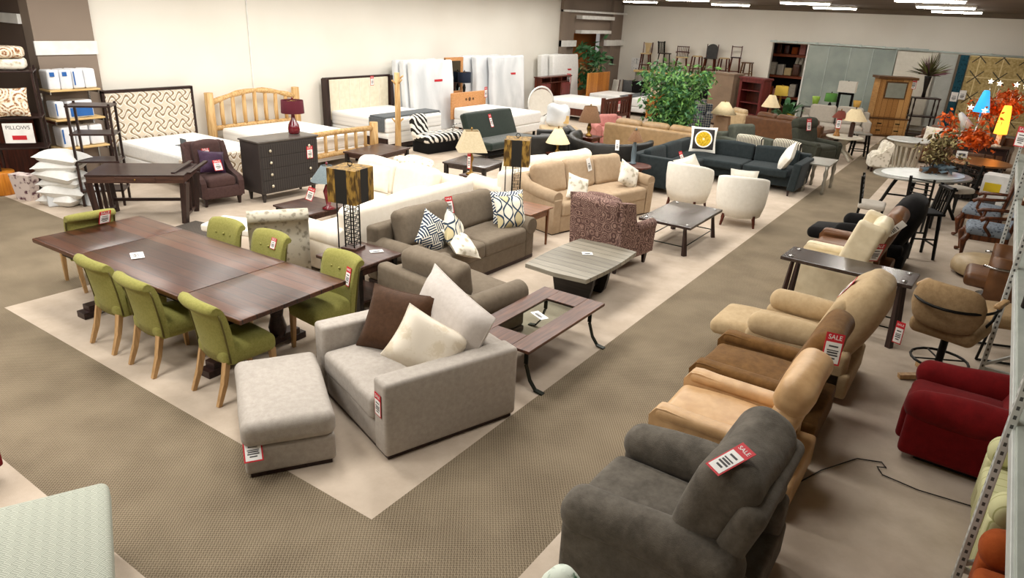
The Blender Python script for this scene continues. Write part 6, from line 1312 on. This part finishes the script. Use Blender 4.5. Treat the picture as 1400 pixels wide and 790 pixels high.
t = thing('pouf', 'beige round pouf under the shelving edge', 'pouf', (3.2, 8.95, 0), 0); MB().lathe([(.36, .03), (.42, .06), (.43, .14), (.4, .22), (.3, .26), (.01, .27)], (0, 0, 0), 28).build('cushion', M['beigeleather'], t); MB().lathe([(.34, 0), (.34, .04)], (0, 0, 0), 20).build('base', M['darkwood'], t)
t = thing('tub_chair', 'bronze brown leather tub chair with chrome arm hoop under the shelving', 'armchair', (3.32, 7.55, 0), -90); rings = []
for k in range(17):
    a = R(-20+220*k/16); ca, sa = math.cos(a), math.sin(a); rings.append([(ca*.38, sa*.36, .12), (ca*.4, sa*.38, .5), (ca*.41, sa*.39, .74), (ca*.35, sa*.33, .75), (ca*.31, sa*.3, .5), (ca*.3, sa*.29, .12)])
MB().loft(rings).build('backrest', M['brown_leather'], t); MB().cush((0, -.06, .38), (.6, .6, .16), .06, puff=.02).build('seat', M['brown_leather'], t); MB().tube([(.42*math.cos(R(a)), .4*math.sin(R(a)), .62) for a in range(-30, 211, 15)], .014, 8).build('arm_hoop', M['chrome'], t); MB().lathe([(.28, 0), (.28, .03), (.05, .05), (.05, .14), (.2, .16)], (0, 0, 0), 20).build('base', M['chrome'], t)
t = thing('swivel_base_chair', 'tan seat chair with black sled base under the shelving', 'chair', (3.45, 5.95, 0), -70); MB().cush((0, 0, .46), (.55, .55, .14), .06, puff=.02).build('seat', M['barstool'], t); MB().cush((0, 0, 0), (.52, .12, .5), .05, M=T(0, .3, .76) @ RX(-10)).build('backrest', M['barstool'], t); b = MB()
for s in (-1, 1): b.tube([(s*.24, -.3, .02), (s*.25, .3, .02), (s*.25, .32, .2), (s*.24, .0, .4)], .014, 8).tube([(s*.24, -.3, .02), (s*.24, -.26, .4)], .014, 8)
b.build('sled_base', M['black_metal'], t)
t = thing('tea_cart', 'round copper brown table on a black openwork wheeled base', 'table', (2.72, 14.75, 0), 20); MB().lathe([(.58, .745), (.62, .755), (.62, .775), (.6, .785)], (0, 0, 0), 36).build('tabletop', M['copper'], t)
for k in range(6):
    a = 2*PI*k/6; A = RZ(60*k); b = MB(); b.box((-.2, -.42, .4), (.06, .03, .66), A).box((.2, -.42, .4), (.06, .03, .66), A)
    for z in (.12, .42, .72): b.box((0, -.42, z), (.44, .03, .08), A)
    b.tube([tuple(A @ Vector((.1*math.cos(q), -.42, .57+.1*math.sin(q)))) for q in [2*PI*i/12 for i in range(13)]], .02, 6).tube([tuple(A @ Vector((.1*math.cos(q), -.42, .27+.1*math.sin(q)))) for q in [2*PI*i/12 for i in range(13)]], .02, 6); b.build('openwork_panel', M['ebony'], t)
MB().lathe([(.4, .1), (.4, .13)], (0, 0, 0), 24).build('lower_shelf', M['ebony'], t)
for k in range(4):
    a = PI/4+PI/2*k; A = T(.4*math.cos(a), .4*math.sin(a), .09); b = MB(); b.tube([tuple(A @ Vector((.075*math.cos(q), 0, .075*math.sin(q)))) for q in [2*PI*i/14 for i in range(15)]], .014, 6)
    for i in range(3): q = PI/3*i; b.tube([tuple(A @ Vector((.07*math.cos(q), 0, .07*math.sin(q)))), tuple(A @ Vector((-.07*math.cos(q), 0, -.07*math.sin(q))))], .007, 5)
    b.build('wheel', M['black_metal'], t)
t = thing('carton', 'tall white carton with yellow label beside the tea cart', 'box', (3.12, 12.95, 0), -10); MB().box((0, 0, .42), (.4, .4, .84)).build('box_body', M['paper'], t); MB().box((-.02, -.203, .62), (.26, .004, .16), r=.0005).build('yellow_label', plain('yellow_label', 'e2c21c', .5), t); MB().box((0, -.203, .36), (.2, .003, .08), r=.0005).build('print', M['ink'], t)
o = MB().rb((0, 0, .5), (.5, .06, 1.0), .01, n=2, M=RX(-6)).build('leaning_panel', M['cherry_red']); o.location = (3.75, 11.95, .01); o.rotation_euler = (0, 0, R(-80)); tag(o, 'reddish wooden panel leaning under the far shelving', 'panel')
# round tables, flowers, metal chair
t = thing('oval_table', 'grey stone topped oval dining table on curved black legs', 'table', (1.95, 12.2, 0), 44)
MB().lathe([(.9, .73), (1, .745), (1, .765), (.98, .78)], (0, 0, 0), 44, sx=.92, sy=.62).build('tabletop', M['stone'], t); MB().lathe([(1, .782), (1, .792)], (0, 0, 0), 40, sx=.78, sy=.5).build('glass_inset', M['whitetop'], t)
for sx in (-1, 1):
    for sy in (-1, 1): MB().tube([(sx*.3, sy*.2, .73), (sx*.38, sy*.26, .5), (sx*.46, sy*.32, .22), (sx*.58, sy*.38, .0)], [.035, .032, .03, .03], 8).build('leg', M['black_metal'], t)
b = MB(); b.bar((-.42, -.29, .34), (.42, .29, .34), .03).bar((-.42, .29, .34), (.42, -.29, .34), .03); b.build('stretcher', M['black_metal'], t)
t = thing('flower_arrangement', 'cream flower arrangement in a wooden box on the oval table', 'flowers', (2.1, 12.45, .795), 40); MB().rb((0, 0, .05), (.46, .2, .1), .01).build('wooden_box', M['rustic_d'], t); q = random.Random(13); pts = [(q.gauss(0, .16), q.gauss(0, .12), .18+q.random()*.6) for _ in range(40)]
b = MB()
for p in pts: b.tube([(p[0]*.3, p[1]*.3, .08), (p[0]*.7, p[1]*.7, p[2]*.6), p], [.006, .005, .003], 4)
b.build('stem', M['bark'], t); b = MB(); leaves(b, pts, 220, .06, .12, 14); b.build('foliage', M['leafbr'], t); b = MB(); leaves(b, pts, 260, .05, .075, 15); b.build('blossom', M['flower'], t); b = MB(); leaves(b, [(.12, -.1, .14), (-.1, -.1, .12)], 40, .06, .16, 16); b.build('silver_leaf', M['bluegrey'], t)
side_chair('black metal ladder back chair with pale seat by the patterned aisle', (1.42, 10.5, 0), 95, M['black_metal'], M['ltgrey'], .46, .92, .42, 'rung')
side_chair('black metal ladder back chair with pale seat on the far side of the oval table', (2.55, 13.2, 0), -40, M['black_metal'], M['ltgrey'], .46, .92, .42, 'rung')
side_chair('black metal ladder back chair between the oval table and the black recliner', (2.1, 11.2, 0), 165, M['black_metal'], M['ltgrey'], .46, .92, .42, 'rung')
pedestal_table('round_table', 'white round table on a slatted drum base', 'table', (1.2, 17.3, 0), .52, .52, .75, M['whitetop'], M['cream_paint'], 'slat')
wing_chair('armchair', 'small pale floral armchair in front of the white slatted table', (.70, 16.5, 0), -70, .5, .5, M['floral_lt'], .72, .12, 'slope', arm_h=.5)
